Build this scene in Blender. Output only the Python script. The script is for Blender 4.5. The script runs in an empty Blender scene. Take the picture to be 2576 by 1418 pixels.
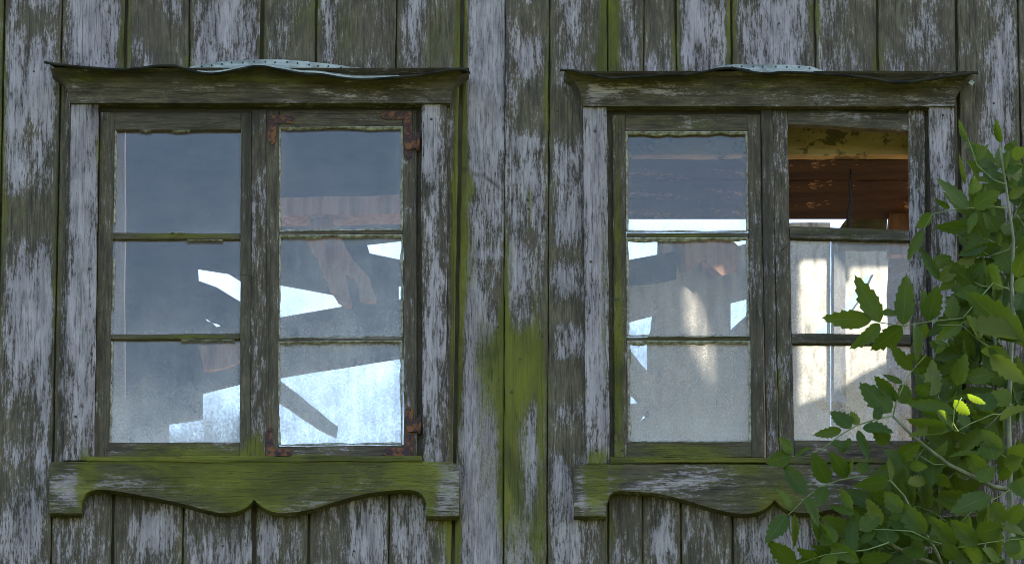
import bpy, bmesh, math, random
from mathutils import Vector, Matrix, noise
from mathutils.geometry import delaunay_2d_cdt
random.seed(7)
sc = bpy.context.scene
C = sc.collection

# ------------------------------------------------------------------ camera, sky, sun, exposure
D, PITCH = 22.0, math.radians(18)
Z0 = 1.6 + D * math.sin(PITCH)
W, H = 2576.0, 1418.0
VIEW_W = 3.133
cam = bpy.data.cameras.new('camera'); camo = bpy.data.objects.new('camera', cam); C.objects.link(camo)
CAM = Vector((0, -D * math.cos(PITCH), Z0 - D * math.sin(PITCH)))
camo.location = CAM
camo.rotation_euler = (math.pi / 2 + PITCH, 0, 0)
cam.sensor_width = 36; cam.lens = 36 * D / VIEW_W; cam.clip_start = 0.5; cam.clip_end = 2000
sc.camera = camo

SUN_EL, SUN_A = math.radians(35), math.radians(25)
SUN = Vector((math.cos(SUN_EL) * math.cos(SUN_A), math.cos(SUN_EL) * math.sin(SUN_A), math.sin(SUN_EL)))
world = bpy.data.worlds.new('World'); sc.world = world; world.use_nodes = True
wn = world.node_tree; wn.nodes.clear()
wo = wn.nodes.new('ShaderNodeOutputWorld'); wb = wn.nodes.new('ShaderNodeBackground'); ws = wn.nodes.new('ShaderNodeTexSky')
ws.sky_type = 'NISHITA'; ws.sun_disc = False; ws.sun_elevation = SUN_EL; ws.sun_rotation = math.atan2(SUN.x, SUN.y)
ws.air_density = 1.0; ws.dust_density = 1.4; ws.ozone_density = 1.6
wb.inputs['Strength'].default_value = 0.10
wn.links.new(ws.outputs[0], wb.inputs[0]); wn.links.new(wb.outputs[0], wo.inputs[0])
sl = bpy.data.lights.new('sun', 'SUN'); slo = bpy.data.objects.new('sun', sl); C.objects.link(slo)
sl.energy = 4.2; sl.angle = math.radians(0.5); sl.color = (1.0, 0.91, 0.77)
slo.rotation_euler = SUN.to_track_quat('Z', 'Y').to_euler(); slo.location = (6, 3, Z0 + 6)
vs = sc.view_settings
vs.view_transform = 'Standard'; vs.look = 'None'; vs.exposure = 2.5; vs.gamma = 1; vs.use_curve_mapping = False
sc.cycles.use_denoising = True; sc.cycles.filter_width = 0.9
sc.cycles.max_bounces = 10; sc.cycles.transparent_max_bounces = 16
sc.cycles.caustics_reflective = False; sc.cycles.caustics_refractive = False

# ------------------------------------------------------------------ projection of a picture point onto a real plane
PXM = W / VIEW_W
FWD = Vector((0, math.cos(PITCH), math.sin(PITCH))); UPV = Vector((0, -math.sin(PITCH), math.cos(PITCH)))
def ray(x, y):
    return FWD * D + Vector(((x - W / 2) / PXM, 0, 0)) + UPV * ((H / 2 - y) / PXM)
def P(x, y, Y=0.0):
    d = ray(x, y); return CAM + d * ((Y - CAM.y) / d.y)
def PP(x, y, o, n):
    d = ray(x, y); return CAM + d * ((o - CAM).dot(n) / d.dot(n))

# ------------------------------------------------------------------ small helpers
WL = {}
def base_of(parent): return WL[parent.name] if parent else Vector((0, 0, 0))
def tag(o, label=None, cat=None, group=None, kind=None):
    if label: o['label'] = label
    if cat: o['category'] = cat
    if group: o['group'] = group
    if kind or cat: o['kind'] = kind or 'thing'
    return o
def thing(name, loc, label, cat, group=None):
    o = bpy.data.objects.new(name, None); C.objects.link(o); o.location = loc; o.empty_display_size = 0.1
    WL[o.name] = Vector(loc); return tag(o, label, cat, group, 'thing')
def put(name, verts, faces, mat, parent=None, attrs=None, smooth=False, origin=None):
    if origin is None:
        origin = sum(verts, Vector((0, 0, 0))) / len(verts)
    me = bpy.data.meshes.new(name)
    me.from_pydata([tuple(v - origin) for v in verts], [], faces)
    for k, vals in (attrs or {}).items():
        if isinstance(vals[0], (float, int)):
            a = me.attributes.new(k, 'FLOAT', 'POINT'); a.data.foreach_set('value', [float(v) for v in vals])
        else:
            a = me.attributes.new(k, 'FLOAT_VECTOR', 'POINT'); a.data.foreach_set('vector', [c for v in vals for c in v])
    me.materials.append(mat)
    bm = bmesh.new(); bm.from_mesh(me); bmesh.ops.recalc_face_normals(bm, faces=bm.faces); bm.to_mesh(me); bm.free()
    if smooth:
        me.polygons.foreach_set('use_smooth', [True] * len(me.polygons))
    o = bpy.data.objects.new(name, me); C.objects.link(o)
    WL[o.name] = Vector(origin); o.location = Vector(origin) - base_of(parent)
    if parent: o.parent = parent
    return o
def lerp(a, b, t): return a + (b - a) * t
def interp(pts, x):
    if x <= pts[0][0]: return pts[0][1]
    for (x0, y0), (x1, y1) in zip(pts, pts[1:]):
        if x <= x1: return lerp(y0, y1, (x - x0) / max(x1 - x0, 1e-6))
    return pts[-1][1]
def smooth_interp(pts, x):
    if x <= pts[0][0]: return pts[0][1]
    for i in range(len(pts) - 1):
        x0, y0 = pts[i]; x1, y1 = pts[i + 1]
        if x <= x1:
            t = (x - x0) / (x1 - x0)
            m0 = (y1 - pts[i - 1][1]) / (x1 - pts[i - 1][0]) if i > 0 else (y1 - y0) / (x1 - x0)
            m1 = (pts[i + 2][1] - y0) / (pts[i + 2][0] - x0) if i + 2 < len(pts) else (y1 - y0) / (x1 - x0)
            h = x1 - x0; t2 = t * t; t3 = t2 * t
            return (2*t3-3*t2+1)*y0 + (t3-2*t2+t)*h*m0 + (-2*t3+3*t2)*y1 + (t3-t2)*h*m1
    return pts[-1][1]
SEED = [0]
def seed():
    SEED[0] += 1; r = random.Random(SEED[0] * 7919); return Vector((r.uniform(0, 50), r.uniform(0, 50), r.uniform(0, 50)))

# wear and painted-in shade drawn as soft spots (x, y, rx, ry, amount): where paint is left, where algae grows, where stain and painted-in shade darken the wood
PAINT, ALGAE, DARK = {}, {}, {}
def field(tab, keys, x, y):
    s = 0.0
    for k in keys:
        for (cx, cy, rx, ry, a) in tab.get(k, ()):
            e = ((x - cx) / rx) ** 2 + ((y - cy) / ry) ** 2
            if e < 7: s += a * math.exp(-e)
    return s

def wood_attrs(pix, verts, keys, grain, pnt, alg, drk):
    sd = seed()
    g = [((v.x, v.z, v.y) if grain == 'v' else (v.z, v.x, v.y)) for v in verts]
    fs = 0.72 + (sd.x * 7.3 % 1.0) * 0.7
    g = [(a * fs + sd.x, b * fs + sd.y, c + sd.z) for a, b, c in g]
    return {'gco': g,
            'pnt': [pnt + field(PAINT, keys, x, y) for x, y in pix],
            'alg': [alg + field(ALGAE, keys, x, y) for x, y in pix],
            'drk': [drk + field(DARK, keys, x, y) for x, y in pix]}

def slab(name, quad, Yf, depth, mat, parent=None, grain='v', nu=3, nv=12, bev=0.0025, wob=0.0008, pnt=0.0, alg=0.0, drk=0.0,
         keys=('trim',), skip=None, vs_=None, us_=None, tilt=0.0, edgefn=None):
    """board between four picture points (TL TR BR BL) on the plane Y=Yf, with worn edges"""
    sd = seed()
    TL, TR, BR, BL = quad
    wpx = max(abs(TR[0] - TL[0]), 1); hpx = max(abs(BL[1] - TL[1]), 1)
    eu = min(0.3, bev * PXM / wpx); ev = min(0.3, bev * PXM / hpx)
    us = us_ or ([0, eu] + [lerp(eu, 1 - eu, i / nu) for i in range(1, nu)] + [1 - eu, 1])
    vv = vs_ or ([0, ev] + [lerp(ev, 1 - ev, j / nv) for j in range(1, nv)] + [1 - ev, 1])
    nx, ny = len(us), len(vv)
    verts, pix, faces = [], [], []
    for j, v in enumerate(vv):
        for i, u in enumerate(us):
            x = lerp(lerp(TL[0], TR[0], u), lerp(BL[0], BR[0], u), v)
            y = lerp(lerp(TL[1], BL[1], v), lerp(TR[1], BR[1], v), u)
            border = i in (0, nx - 1) or j in (0, ny - 1)
            p = P(x, y, Yf)
            wgt = 1.0 if border else 0.5
            if i <= 1: p.x += wob * wgt * 2 * noise.noise(Vector((p.z * 9, sd.x, 1))) + wob * wgt * noise.noise(Vector((p.z * 45, sd.x, 7)))
            if i >= nx - 2: p.x += wob * wgt * 2 * noise.noise(Vector((p.z * 9, sd.x, 33))) + wob * wgt * noise.noise(Vector((p.z * 45, sd.x, 39)))
            if j <= 1: p.z += wob * wgt * 2 * noise.noise(Vector((p.x * 9, sd.y, 3))) + wob * wgt * noise.noise(Vector((p.x * 45, sd.y, 9)))
            if j >= ny - 2: p.z += wob * wgt * 2 * noise.noise(Vector((p.x * 9, sd.y, 53))) + wob * wgt * noise.noise(Vector((p.x * 45, sd.y, 59)))
            p.y += 0.0012 * noise.noise(Vector((p.x * 6, p.z * 1.7, sd.z))) + tilt * (u - 0.5)
            if border: p.y += bev
            verts.append(p); pix.append((x, y))
    keep = {}
    for j in range(ny - 1):
        for i in range(nx - 1):
            a = j * nx + i
            cx = sum(pix[k][0] for k in (a, a + 1, a + nx, a + nx + 1)) / 4; cy = sum(pix[k][1] for k in (a, a + 1, a + nx, a + nx + 1)) / 4
            if skip and skip(cx, cy): continue
            keep[(i, j)] = 1
            faces.append((a, a + nx, a + nx + 1, a + 1))
    ring = [(i, 0) for i in range(nx)] + [(nx - 1, j) for j in range(1, ny)] + [(i, ny - 1) for i in range(nx - 2, -1, -1)] + [(0, j) for j in range(ny - 2, 0, -1)]
    def cell_ok(a, b):
        i0, i1 = min(a[0], b[0]), max(a[0], b[0]); j0, j1 = min(a[1], b[1]), max(a[1], b[1])
        if i0 == i1: return (min(i0, nx - 2) if i0 else 0, j0) in keep
        return (i0, min(j0, ny - 2) if j0 else 0) in keep
    bidx = {}
    for r in ring:
        k = r[1] * nx + r[0]; bidx[r] = len(verts)
        q = verts[k].copy(); q.y = Yf + depth; verts.append(q); pix.append(pix[k])
    for a, b in zip(ring, ring[1:] + ring[:1]):
        if cell_ok(a, b):
            faces.append((a[1] * nx + a[0], b[1] * nx + b[0], bidx[b], bidx[a]))
    if not skip: faces.append(tuple(bidx[r] for r in ring))
    at = wood_attrs(pix, verts, keys, grain, pnt, alg, drk)
    if edgefn:
        for n_, (x, y) in enumerate(pix):
            k = n_ if n_ < nx * ny else None
            if k is not None:
                u = us[k % nx]; v = vv[k // nx]; dp, da = edgefn(u, v, x, y)
                at['pnt'][n_] += dp; at['alg'][n_] += da
    o = put(name, verts, faces, mat, parent, at)
    return o

def inside(poly, x, y):
    c = False; j = len(poly) - 1
    for i in range(len(poly)):
        xi, yi = poly[i]; xj, yj = poly[j]
        if (yi > y) != (yj > y) and x < (xj - xi) * (y - yi) / (yj - yi) + xi: c = not c
        j = i
    return c
def sheet(name, outline, holes, mapf, off, mat, parent=None, step=None, jag=0.0, attrf=None, clean=False):
    """a flat piece with an outline and holes: outline points -> mapf -> world, thickened by the vector off"""
    rnd = random.Random(len(name) + SEED[0]); SEED[0] += 1
    def dens(poly):
        out = []
        for (a, b) in zip(poly, poly[1:] + poly[:1]):
            L = math.hypot(b[0] - a[0], b[1] - a[1]); n = max(1, int(L / step)) if step else 1
            for k in range(n):
                t = k / n; out.append((lerp(a[0], b[0], t) + (rnd.uniform(-jag, jag) if k else 0), lerp(a[1], b[1], t) + (rnd.uniform(-jag, jag) if k else 0)))
        return out
    loops = [dens(outline)] + [dens(h) for h in holes]
    vs2, es = [], []
    for L in loops:
        b = len(vs2); vs2 += [Vector(p) for p in L]; es += [(b + k, b + (k + 1) % len(L)) for k in range(len(L))]
    if step:
        xs = [p[0] for p in loops[0]]; ys = [p[1] for p in loops[0]]
        g = step * 1.3; yy = min(ys) + g * .5
        while yy < max(ys):
            xx = min(xs) + g * .5
            while xx < max(xs):
                if inside(loops[0], xx, yy) and not any(inside(h, xx, yy) for h in loops[1:]): vs2.append(Vector((xx + rnd.uniform(-.2, .2) * g, yy + rnd.uniform(-.2, .2) * g)))
                xx += g
            yy += g
    ov, oe, of, _, _, _ = delaunay_2d_cdt(vs2, es, [], 0, 1e-6)
    tris = []
    for f in of:
        cx = sum(ov[k].x for k in f) / len(f); cy = sum(ov[k].y for k in f) / len(f)
        if inside(loops[0], cx, cy) and not any(inside(h, cx, cy) for h in loops[1:]): tris.append(tuple(f))
    n = len(ov); wv = [mapf(p.x, p.y) for p in ov]
    verts = wv + [v + off for v in wv]
    faces = list(tris) + [tuple(n + k for k in reversed(f)) for f in tris]
    cnt = {}
    for f in tris:
        for a, b in zip(f, f[1:] + f[:1]): cnt[(a, b)] = 1
    for (a, b) in cnt:
        if (b, a) not in cnt: faces.append((b, a, n + a, n + b))
    at = attrf([(p.x, p.y) for p in ov] * 2, verts) if attrf else None
    return put(name, verts, faces, mat, parent, at)
def tube(name, pts, radii, mat, parent=None, sides=6, attrs=False):
    verts, faces = [], []
    n = len(pts)
    up = Vector((0, -1, 0.2)).normalized()
    for k in range(n):
        d = (pts[min(k + 1, n - 1)] - pts[max(k - 1, 0)]).normalized()
        a = d.cross(up);
        if a.length < 1e-3: a = d.cross(Vector((1, 0, 0)))
        a.normalize(); b = d.cross(a).normalized()
        r = radii[k] if isinstance(radii, (list, tuple)) else radii
        for s in range(sides):
            t = 2 * math.pi * s / sides; verts.append(pts[k] + a * (r * math.cos(t)) + b * (r * math.sin(t)))
    for k in range(n - 1):
        for s in range(sides):
            faces.append((k * sides + s, k * sides + (s + 1) % sides, (k + 1) * sides + (s + 1) % sides, (k + 1) * sides + s))
    faces.append(tuple(range(sides))); faces.append(tuple((n - 1) * sides + s for s in range(sides)))
    at = None
    if attrs:
        sd = seed(); at = {'gco': [(v.x + sd.x, v.z + sd.y, v.y + sd.z) for v in verts]}
    return put(name, verts, faces, mat, parent, at, smooth=True)
def disc_head(name, c, r, h, mat, parent, sides=8):
    """a nail or screw head: a low dome facing -Y"""
    verts = []; faces = []
    for rr, yy in ((1.0, 0.0), (1.0, -h * .5), (.6, -h)):
        for s in range(sides):
            t = 2 * math.pi * s / sides; verts.append(c + Vector((math.cos(t) * r * rr, yy, math.sin(t) * r * rr)))
    for k in range(2):
        for s in range(sides): faces.append((k * sides + s, k * sides + (s + 1) % sides, (k + 1) * sides + (s + 1) % sides, (k + 1) * sides + s))
    faces.append(tuple(2 * sides + s for s in range(sides)))
    return put(name, verts, faces, mat, parent)

# ------------------------------------------------------------------ materials
class NT:
    def __init__(s, name):
        s.m = bpy.data.materials.new(name); s.m.use_nodes = True; s.t = s.m.node_tree; s.t.nodes.clear()
        s.out = s.t.nodes.new('ShaderNodeOutputMaterial')
    def n(s, typ, **kw):
        nd = s.t.nodes.new(typ)
        for k, v in kw.items(): setattr(nd, k, v)
        return nd
    def set(s, sock, v):
        if hasattr(v, 'links') or isinstance(v, bpy.types.NodeSocket): s.t.links.new(v, sock)
        else: sock.default_value = v
    def math(s, op, a, b=None, c=None, clamp=False):
        nd = s.n('ShaderNodeMath', operation=op, use_clamp=clamp); s.set(nd.inputs[0], a)
        if b is not None: s.set(nd.inputs[1], b)
        if c is not None: s.set(nd.inputs[2], c)
        return nd.outputs[0]
    def attr(s, name, vec=False):
        nd = s.n('ShaderNodeAttribute', attribute_name=name); return nd.outputs['Vector'] if vec else nd.outputs['Fac']
    def scale(s, vec, sx, sy, sz):
        nd = s.n('ShaderNodeVectorMath', operation='MULTIPLY'); s.set(nd.inputs[0], vec); nd.inputs[1].default_value = (sx, sy, sz); return nd.outputs[0]
    def noise(s, vec, scale=1.0, detail=3, rough=0.55, dist=0.0):
        nd = s.n('ShaderNodeTexNoise'); s.set(nd.inputs['Vector'], vec); nd.inputs['Scale'].default_value = scale
        nd.inputs['Detail'].default_value = detail; nd.inputs['Roughness'].default_value = rough; nd.inputs['Distortion'].default_value = dist
        return nd.outputs['Fac']
    def step(s, v, a, b):
        nd = s.n('ShaderNodeMapRange', interpolation_type='SMOOTHSTEP'); s.set(nd.inputs[0], v)
        s.set(nd.inputs[1], a); s.set(nd.inputs[2], b); nd.inputs[3].default_value = 0; nd.inputs[4].default_value = 1; return nd.outputs[0]
    def mix(s, f, a, b):
        nd = s.n('ShaderNodeMix', data_type='RGBA'); s.set(nd.inputs[0], f)
        for i, v in ((6, a), (7, b)):
            if isinstance(v, tuple): v = v + (1,) if len(v) == 3 else v
            s.set(nd.inputs[i], v)
        return nd.outputs[2]
    def principled(s, col, rough=0.8, spec=0.25, bump=None, bstr=0.5, bdist=0.002, metal=0.0):
        p = s.n('ShaderNodeBsdfPrincipled'); s.set(p.inputs['Base Color'], col if not isinstance(col, tuple) else col + (1,))
        s.set(p.inputs['Roughness'], rough); s.set(p.inputs['Specular IOR Level'], spec); s.set(p.inputs['Metallic'], metal)
        if bump is not None:
            b = s.n('ShaderNodeBump'); b.inputs['Strength'].default_value = bstr; b.inputs['Distance'].default_value = bdist
            s.set(b.inputs['Height'], bump); s.t.links.new(b.outputs[0], p.inputs['Normal'])
        s.t.links.new(p.outputs[0], s.out.inputs[0]); return p

def wood_material(name, gain=1.0, patch=(7.0, 2.6), paint_lo=(0.215, 0.176, 0.180), paint_hi=(0.370, 0.308, 0.310), wood_hi=(0.152, 0.119, 0.073), wood_lo=(0.048, 0.037, 0.025)):
    t = NT(name)
    g = t.attr('gco', True); pnt = t.attr('pnt'); alg = t.attr('alg'); drk = t.attr('drk')
    n_patch = t.noise(t.scale(g, patch[0], patch[1], 3), 1, 4, 0.6, 0.5)
    n_mid = t.noise(t.scale(g, 34, 8, 10), 1, 4, 0.62, 0.3)
    n_fine = t.noise(t.scale(g, 125, 15, 30), 1, 4, 0.8)
    n_grit = t.noise(t.scale(g, 210, 75, 100), 1, 3, 0.75)
    m = t.math('MULTIPLY', t.math('SUBTRACT', n_patch, 0.5), 2.6)
    m = t.math('ADD', m, t.math('MULTIPLY', t.math('SUBTRACT', n_mid, 0.5), 1.9))
    m = t.math('ADD', m, t.math('MULTIPLY', t.math('SUBTRACT', n_fine, 0.5), 3.4))
    m = t.math('ADD', m, t.math('MULTIPLY', t.math('SUBTRACT', n_grit, 0.5), 2.4))
    m = t.math('ADD', m, pnt)
    mask = t.math('MULTIPLY', t.step(t.math('SUBTRACT', m, 0.16), -0.26, 0.42), 0.96)
    big = t.noise(t.scale(g, 11, 3, 5), 1, 3, 0.6)
    wood = t.mix(t.step(t.math('ADD', t.math('MULTIPLY', n_fine, 0.6), t.math('MULTIPLY', n_mid, 0.5)), 0.38, 0.72), wood_lo, wood_hi)
    wood = t.mix(t.math('MULTIPLY', t.step(big, 0.45, 0.7), 0.45), wood, (0.082, 0.062, 0.045))
    paint = t.mix(t.step(n_mid, 0.3, 0.7), paint_lo, paint_hi)
    paint = t.mix(t.math('MULTIPLY', t.step(n_fine, 0.54, 0.34), 0.65), paint, (0.085, 0.074, 0.070))
    col = t.mix(mask, wood, paint)
    af = t.math('ADD', t.math('MULTIPLY', alg, 1.7), t.math('MULTIPLY', t.math('SUBTRACT', n_mid, 0.5), 1.5))
    af = t.math('ADD', af, t.math('MULTIPLY', t.math('SUBTRACT', n_grit, 0.5), 1.5))
    af = t.math('SUBTRACT', af, t.math('MULTIPLY', mask, 0.22))
    algc = t.mix(t.step(n_patch, 0.3, 0.7), (0.062, 0.060, 0.009), (0.150, 0.142, 0.014))
    col = t.mix(t.math('MULTIPLY', t.step(af, 0.12, 1.1), 0.92), col, algc)
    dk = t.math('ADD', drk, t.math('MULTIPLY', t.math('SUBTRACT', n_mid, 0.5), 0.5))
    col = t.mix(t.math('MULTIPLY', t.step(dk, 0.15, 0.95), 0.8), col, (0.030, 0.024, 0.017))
    # cracks along the grain
    crk = t.noise(t.scale(g, 95, 1.6, 10), 1, 2, 0.5)
    ck = t.step(t.math('ABSOLUTE', t.math('SUBTRACT', crk, 0.5)), 0.012, 0.002)
    col = t.mix(t.math('MULTIPLY', ck, 0.55), col, (0.02, 0.018, 0.015))
    h = t.math('ADD', t.math('MULTIPLY', n_fine, 0.9), t.math('MULTIPLY', mask, 0.9))
    h = t.math('ADD', h, t.math('MULTIPLY', n_mid, 0.5)); h = t.math('SUBTRACT', h, t.math('MULTIPLY', ck, 0.6)); h = t.math('ADD', h, t.math('MULTIPLY', t.step(af, 0.3, 0.9), t.math('MULTIPLY', n_grit, 1.6)))
    t.principled(col, 0.82, 0.22, h, 0.7, 0.0025)
    return t.m
M_WOOD = wood_material('weathered_wood')
M_TRIM = wood_material('weathered_trim', patch=(9.0, 4.0), wood_hi=(0.128, 0.099, 0.062), wood_lo=(0.040, 0.031, 0.021))

def simple(name, c0, c1, scale=(20, 20, 20), rough=0.8, spec=0.2, metal=0.0, bump=0.5, gen='Object', lo=0.35, hi=0.65, detail=5, bdist=0.002):
    t = NT(name); tc = t.n('ShaderNodeTexCoord').outputs[gen]
    nz = t.noise(t.scale(tc, *scale), 1, detail, 0.6)
    t.principled(t.mix(t.step(nz, lo, hi), c0, c1), rough, spec, nz, bump, bdist, metal)
    return t.m
M_PUTTY = simple('old_putty', (0.13, 0.115, 0.075), (0.40, 0.365, 0.28), (60, 60, 60), 0.8)
M_DARK = simple('dark_wood', (0.012, 0.010, 0.007), (0.03, 0.025, 0.018), (30, 30, 4), 0.95, 0.1)
M_NAIL = simple('old_nail', (0.02, 0.016, 0.013), (0.06, 0.045, 0.035), (200, 200, 200), 0.7, 0.4)
M_ZINC = simple('zinc_flashing', (0.16, 0.162, 0.13), (0.36, 0.365, 0.30), (25, 40, 60), 0.75, 0.25, 0.0, 0.3)
M_FDARK = simple('shaded_flashing', (0.012, 0.012, 0.010), (0.035, 0.033, 0.024), (14, 20, 20), 0.9, 0.08, 0.0, 0.3)  # shade on the sheet's lip and underside, painted as a darker material

def rust_material():
    t = NT('rusty_iron'); tc = t.n('ShaderNodeTexCoord').outputs['Object']
    a = t.noise(t.scale(tc, 28, 28, 28), 1, 5, 0.65); b = t.noise(t.scale(tc, 160, 160, 160), 1, 3, 0.6)
    col = t.mix(t.step(a, 0.46, 0.60), (0.050, 0.026, 0.028), (0.17, 0.066, 0.028))
    col = t.mix(t.math('MULTIPLY', t.step(b, 0.58, 0.72), 0.5), col, (0.20, 0.12, 0.055))
    t.principled(col, 0.85, 0.25, t.math('ADD', a, t.math('MULTIPLY', b, .5)), 0.8, 0.002); return t.m
M_RUST = rust_material()

def glass_material():
    t = NT('dusty_glass')
    g = t.attr('gco', True); dst = t.attr('dst')
    tr = t.n('ShaderNodeBsdfTransparent'); tr.inputs[0].default_value = (0.97, 0.985, 0.975, 1)
    gl = t.n('ShaderNodeBsdfGlossy'); gl.inputs['Roughness'].default_value = 0.03; gl.inputs[0].default_value = (1, 1, 1, 1)
    wv = t.noise(t.scale(g, 3, 3, 3), 1, 0, 0.4)
    bp = t.n('ShaderNodeBump'); bp.inputs['Strength'].default_value = 0.015; bp.inputs['Distance'].default_value = 0.004; t.set(bp.inputs['Height'], wv)
    t.t.links.new(bp.outputs[0], gl.inputs['Normal'])
    fr = t.n('ShaderNodeFresnel'); fr.inputs['IOR'].default_value = 1.5
    clean = t.n('ShaderNodeMixShader'); t.set(clean.inputs[0], fr.outputs[0]); t.t.links.new(tr.outputs[0], clean.inputs[1]); t.t.links.new(gl.outputs[0], clean.inputs[2])
    df = t.n('ShaderNodeBsdfDiffuse'); df.inputs[0].default_value = (0.55, 0.57, 0.58, 1)
    tl = t.n('ShaderNodeBsdfTranslucent'); tl.inputs[0].default_value = (0.72, 0.74, 0.75, 1)
    du = t.n('ShaderNodeMixShader'); du.inputs[0].default_value = 0.68; t.t.links.new(df.outputs[0], du.inputs[1]); t.t.links.new(tl.outputs[0], du.inputs[2])
    cl = t.noise(t.scale(g, 9, 7, 9), 1, 5, 0.65); sp = t.noise(t.scale(g, 150, 140, 150), 1, 4, 0.8); st = t.noise(t.scale(g, 55, 4, 50), 1, 3, 0.6)
    k = t.math('ADD', t.math('MULTIPLY', t.math('SUBTRACT', cl, 0.5), 2.6), t.math('MULTIPLY', t.math('SUBTRACT', sp, 0.5), 3.2))
    k = t.math('ADD', k, t.math('MULTIPLY', t.math('SUBTRACT', st, 0.5), 0.9))
    f = t.math('MULTIPLY', dst, t.math('ADD', 1.0, k), clamp=True)
    f = t.math('MINIMUM', f, 0.85)
    mx = t.n('ShaderNodeMixShader'); t.set(mx.inputs[0], f); t.t.links.new(clean.outputs[0], mx.inputs[1]); t.t.links.new(du.outputs[0], mx.inputs[2])
    t.t.links.new(mx.outputs[0], t.out.inputs[0]); return t.m
M_GLASS = glass_material()

def flaky(name, base_lo, base_hi, flake, thr=0.55, sc_=(9, 9, 14), fleck=0.6):
    t = NT(name); tc = t.n('ShaderNodeTexCoord').outputs['Object']
    a = t.noise(t.scale(tc, *sc_), 1, 6, 0.68, 0.3); b = t.noise(t.scale(tc, 4, 11, 13), 1, 5, 0.65); c = t.noise(t.scale(tc, 60, 60, 60), 1, 3, 0.7)
    m = t.step(t.math('ADD', t.math('MULTIPLY', a, 0.7), t.math('MULTIPLY', c, 0.3)), thr, thr + 0.035)
    col = t.mix(t.step(b, 0.3, 0.7), base_lo, base_hi); col = t.mix(t.math('MULTIPLY', m, 0.9), col, flake)
    t.principled(col, 0.85, 0.15, t.math('ADD', b, m), 0.6, 0.003); return t.m
M_CEIL = flaky('flaking_ceiling_board', (0.032, 0.016, 0.009), (0.085, 0.042, 0.021), (0.40, 0.22, 0.10), 0.575, (4, 7, 5))
M_FASCIA = flaky('ochre_fascia', (0.30, 0.185, 0.075), (0.50, 0.34, 0.165), (0.12, 0.085, 0.04), 0.54, (7, 7, 12))
M_BOARDING = simple('dark_boarding', (0.03, 0.023, 0.018), (0.06, 0.046, 0.036), (6, 6, 12), 0.9, 0.1)
M_BROWN = simple('torn_brown_wood', (0.26, 0.13, 0.075), (0.50, 0.29, 0.18), (40, 40, 6), 0.85, 0.15)
M_POST = simple('pale_pink_wood', (0.42, 0.30, 0.26), (0.58, 0.44, 0.38), (40, 40, 5), 0.85, 0.15)
M_GREY = simple('grey_lath', (0.18, 0.18, 0.19), (0.30, 0.30, 0.31), (30, 30, 8), 0.9, 0.1)
M_PANEL = simple('stained_panel', (0.30, 0.27, 0.22), (0.74, 0.70, 0.62), (26, 26, 14), 0.8, 0.15, lo=0.28, hi=0.55, detail=6)
M_PARTITION = simple('grey_partition', (0.26, 0.24, 0.215), (0.50, 0.46, 0.42), (20, 20, 6), 0.85, 0.15)
M_BARK = flaky('stripped_log', (0.22, 0.13, 0.08), (0.42, 0.29, 0.2), (0.55, 0.42, 0.32), 0.5, (8, 8, 4))
M_MOSSYBEAM = simple('mossy_beam', (0.10, 0.085, 0.03), (0.20, 0.16, 0.06), (12, 12, 40), 0.9, 0.1)
M_BOUNCE = simple('bounce_boards', (0.42, 0.38, 0.31), (0.62, 0.58, 0.5), (5, 5, 30), 0.9, 0.1)  # pale colour chosen so the unseen side wall bounces light indoors
M_FLOOR = simple('dusty_floor_boards', (0.30, 0.22, 0.14), (0.46, 0.36, 0.25), (5, 30, 5), 0.9, 0.1)
M_BACK = simple('old_sheathing', (0.10, 0.075, 0.05), (0.18, 0.14, 0.1), (5, 5, 5), 0.95, 0.1)
M_GRASS = simple('grass', (0.035, 0.05, 0.012), (0.09, 0.11, 0.03), (3, 3, 3), 0.95, 0.1)

# ------------------------------------------------------------------ ground
gv, gf = [], []
def gz(x, y):
    t = min(max((y + 21) / 20.0, 0), 1); b = 5.4 * t * t * (3 - 2 * t)
    return b + 0.12 * noise.noise(Vector((x * .3, y * .3, 0)))
gxs = [-900, -300, -100, -40] + list(range(-24, 25, 3)) + [40, 100, 300, 900]
gys = [-900, -300, -100, -45] + list(range(-30, 13, 2)) + [40, 120, 400, 900]
for y in gys:
    for x in gxs: gv.append(Vector((x, y, gz(x, y) if abs(x) < 60 and -60 < y < 60 else (0 if y < -10 else 5.4))))
nx = len(gxs)
for j in range(len(gys) - 1):
    for i in range(nx - 1): a = j * nx + i; gf.append((a, a + 1, a + nx + 1, a + nx))
tag(put('ground', gv, gf, M_GRASS, origin=Vector((0, 0, 0)), smooth=True), kind='structure')

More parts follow.
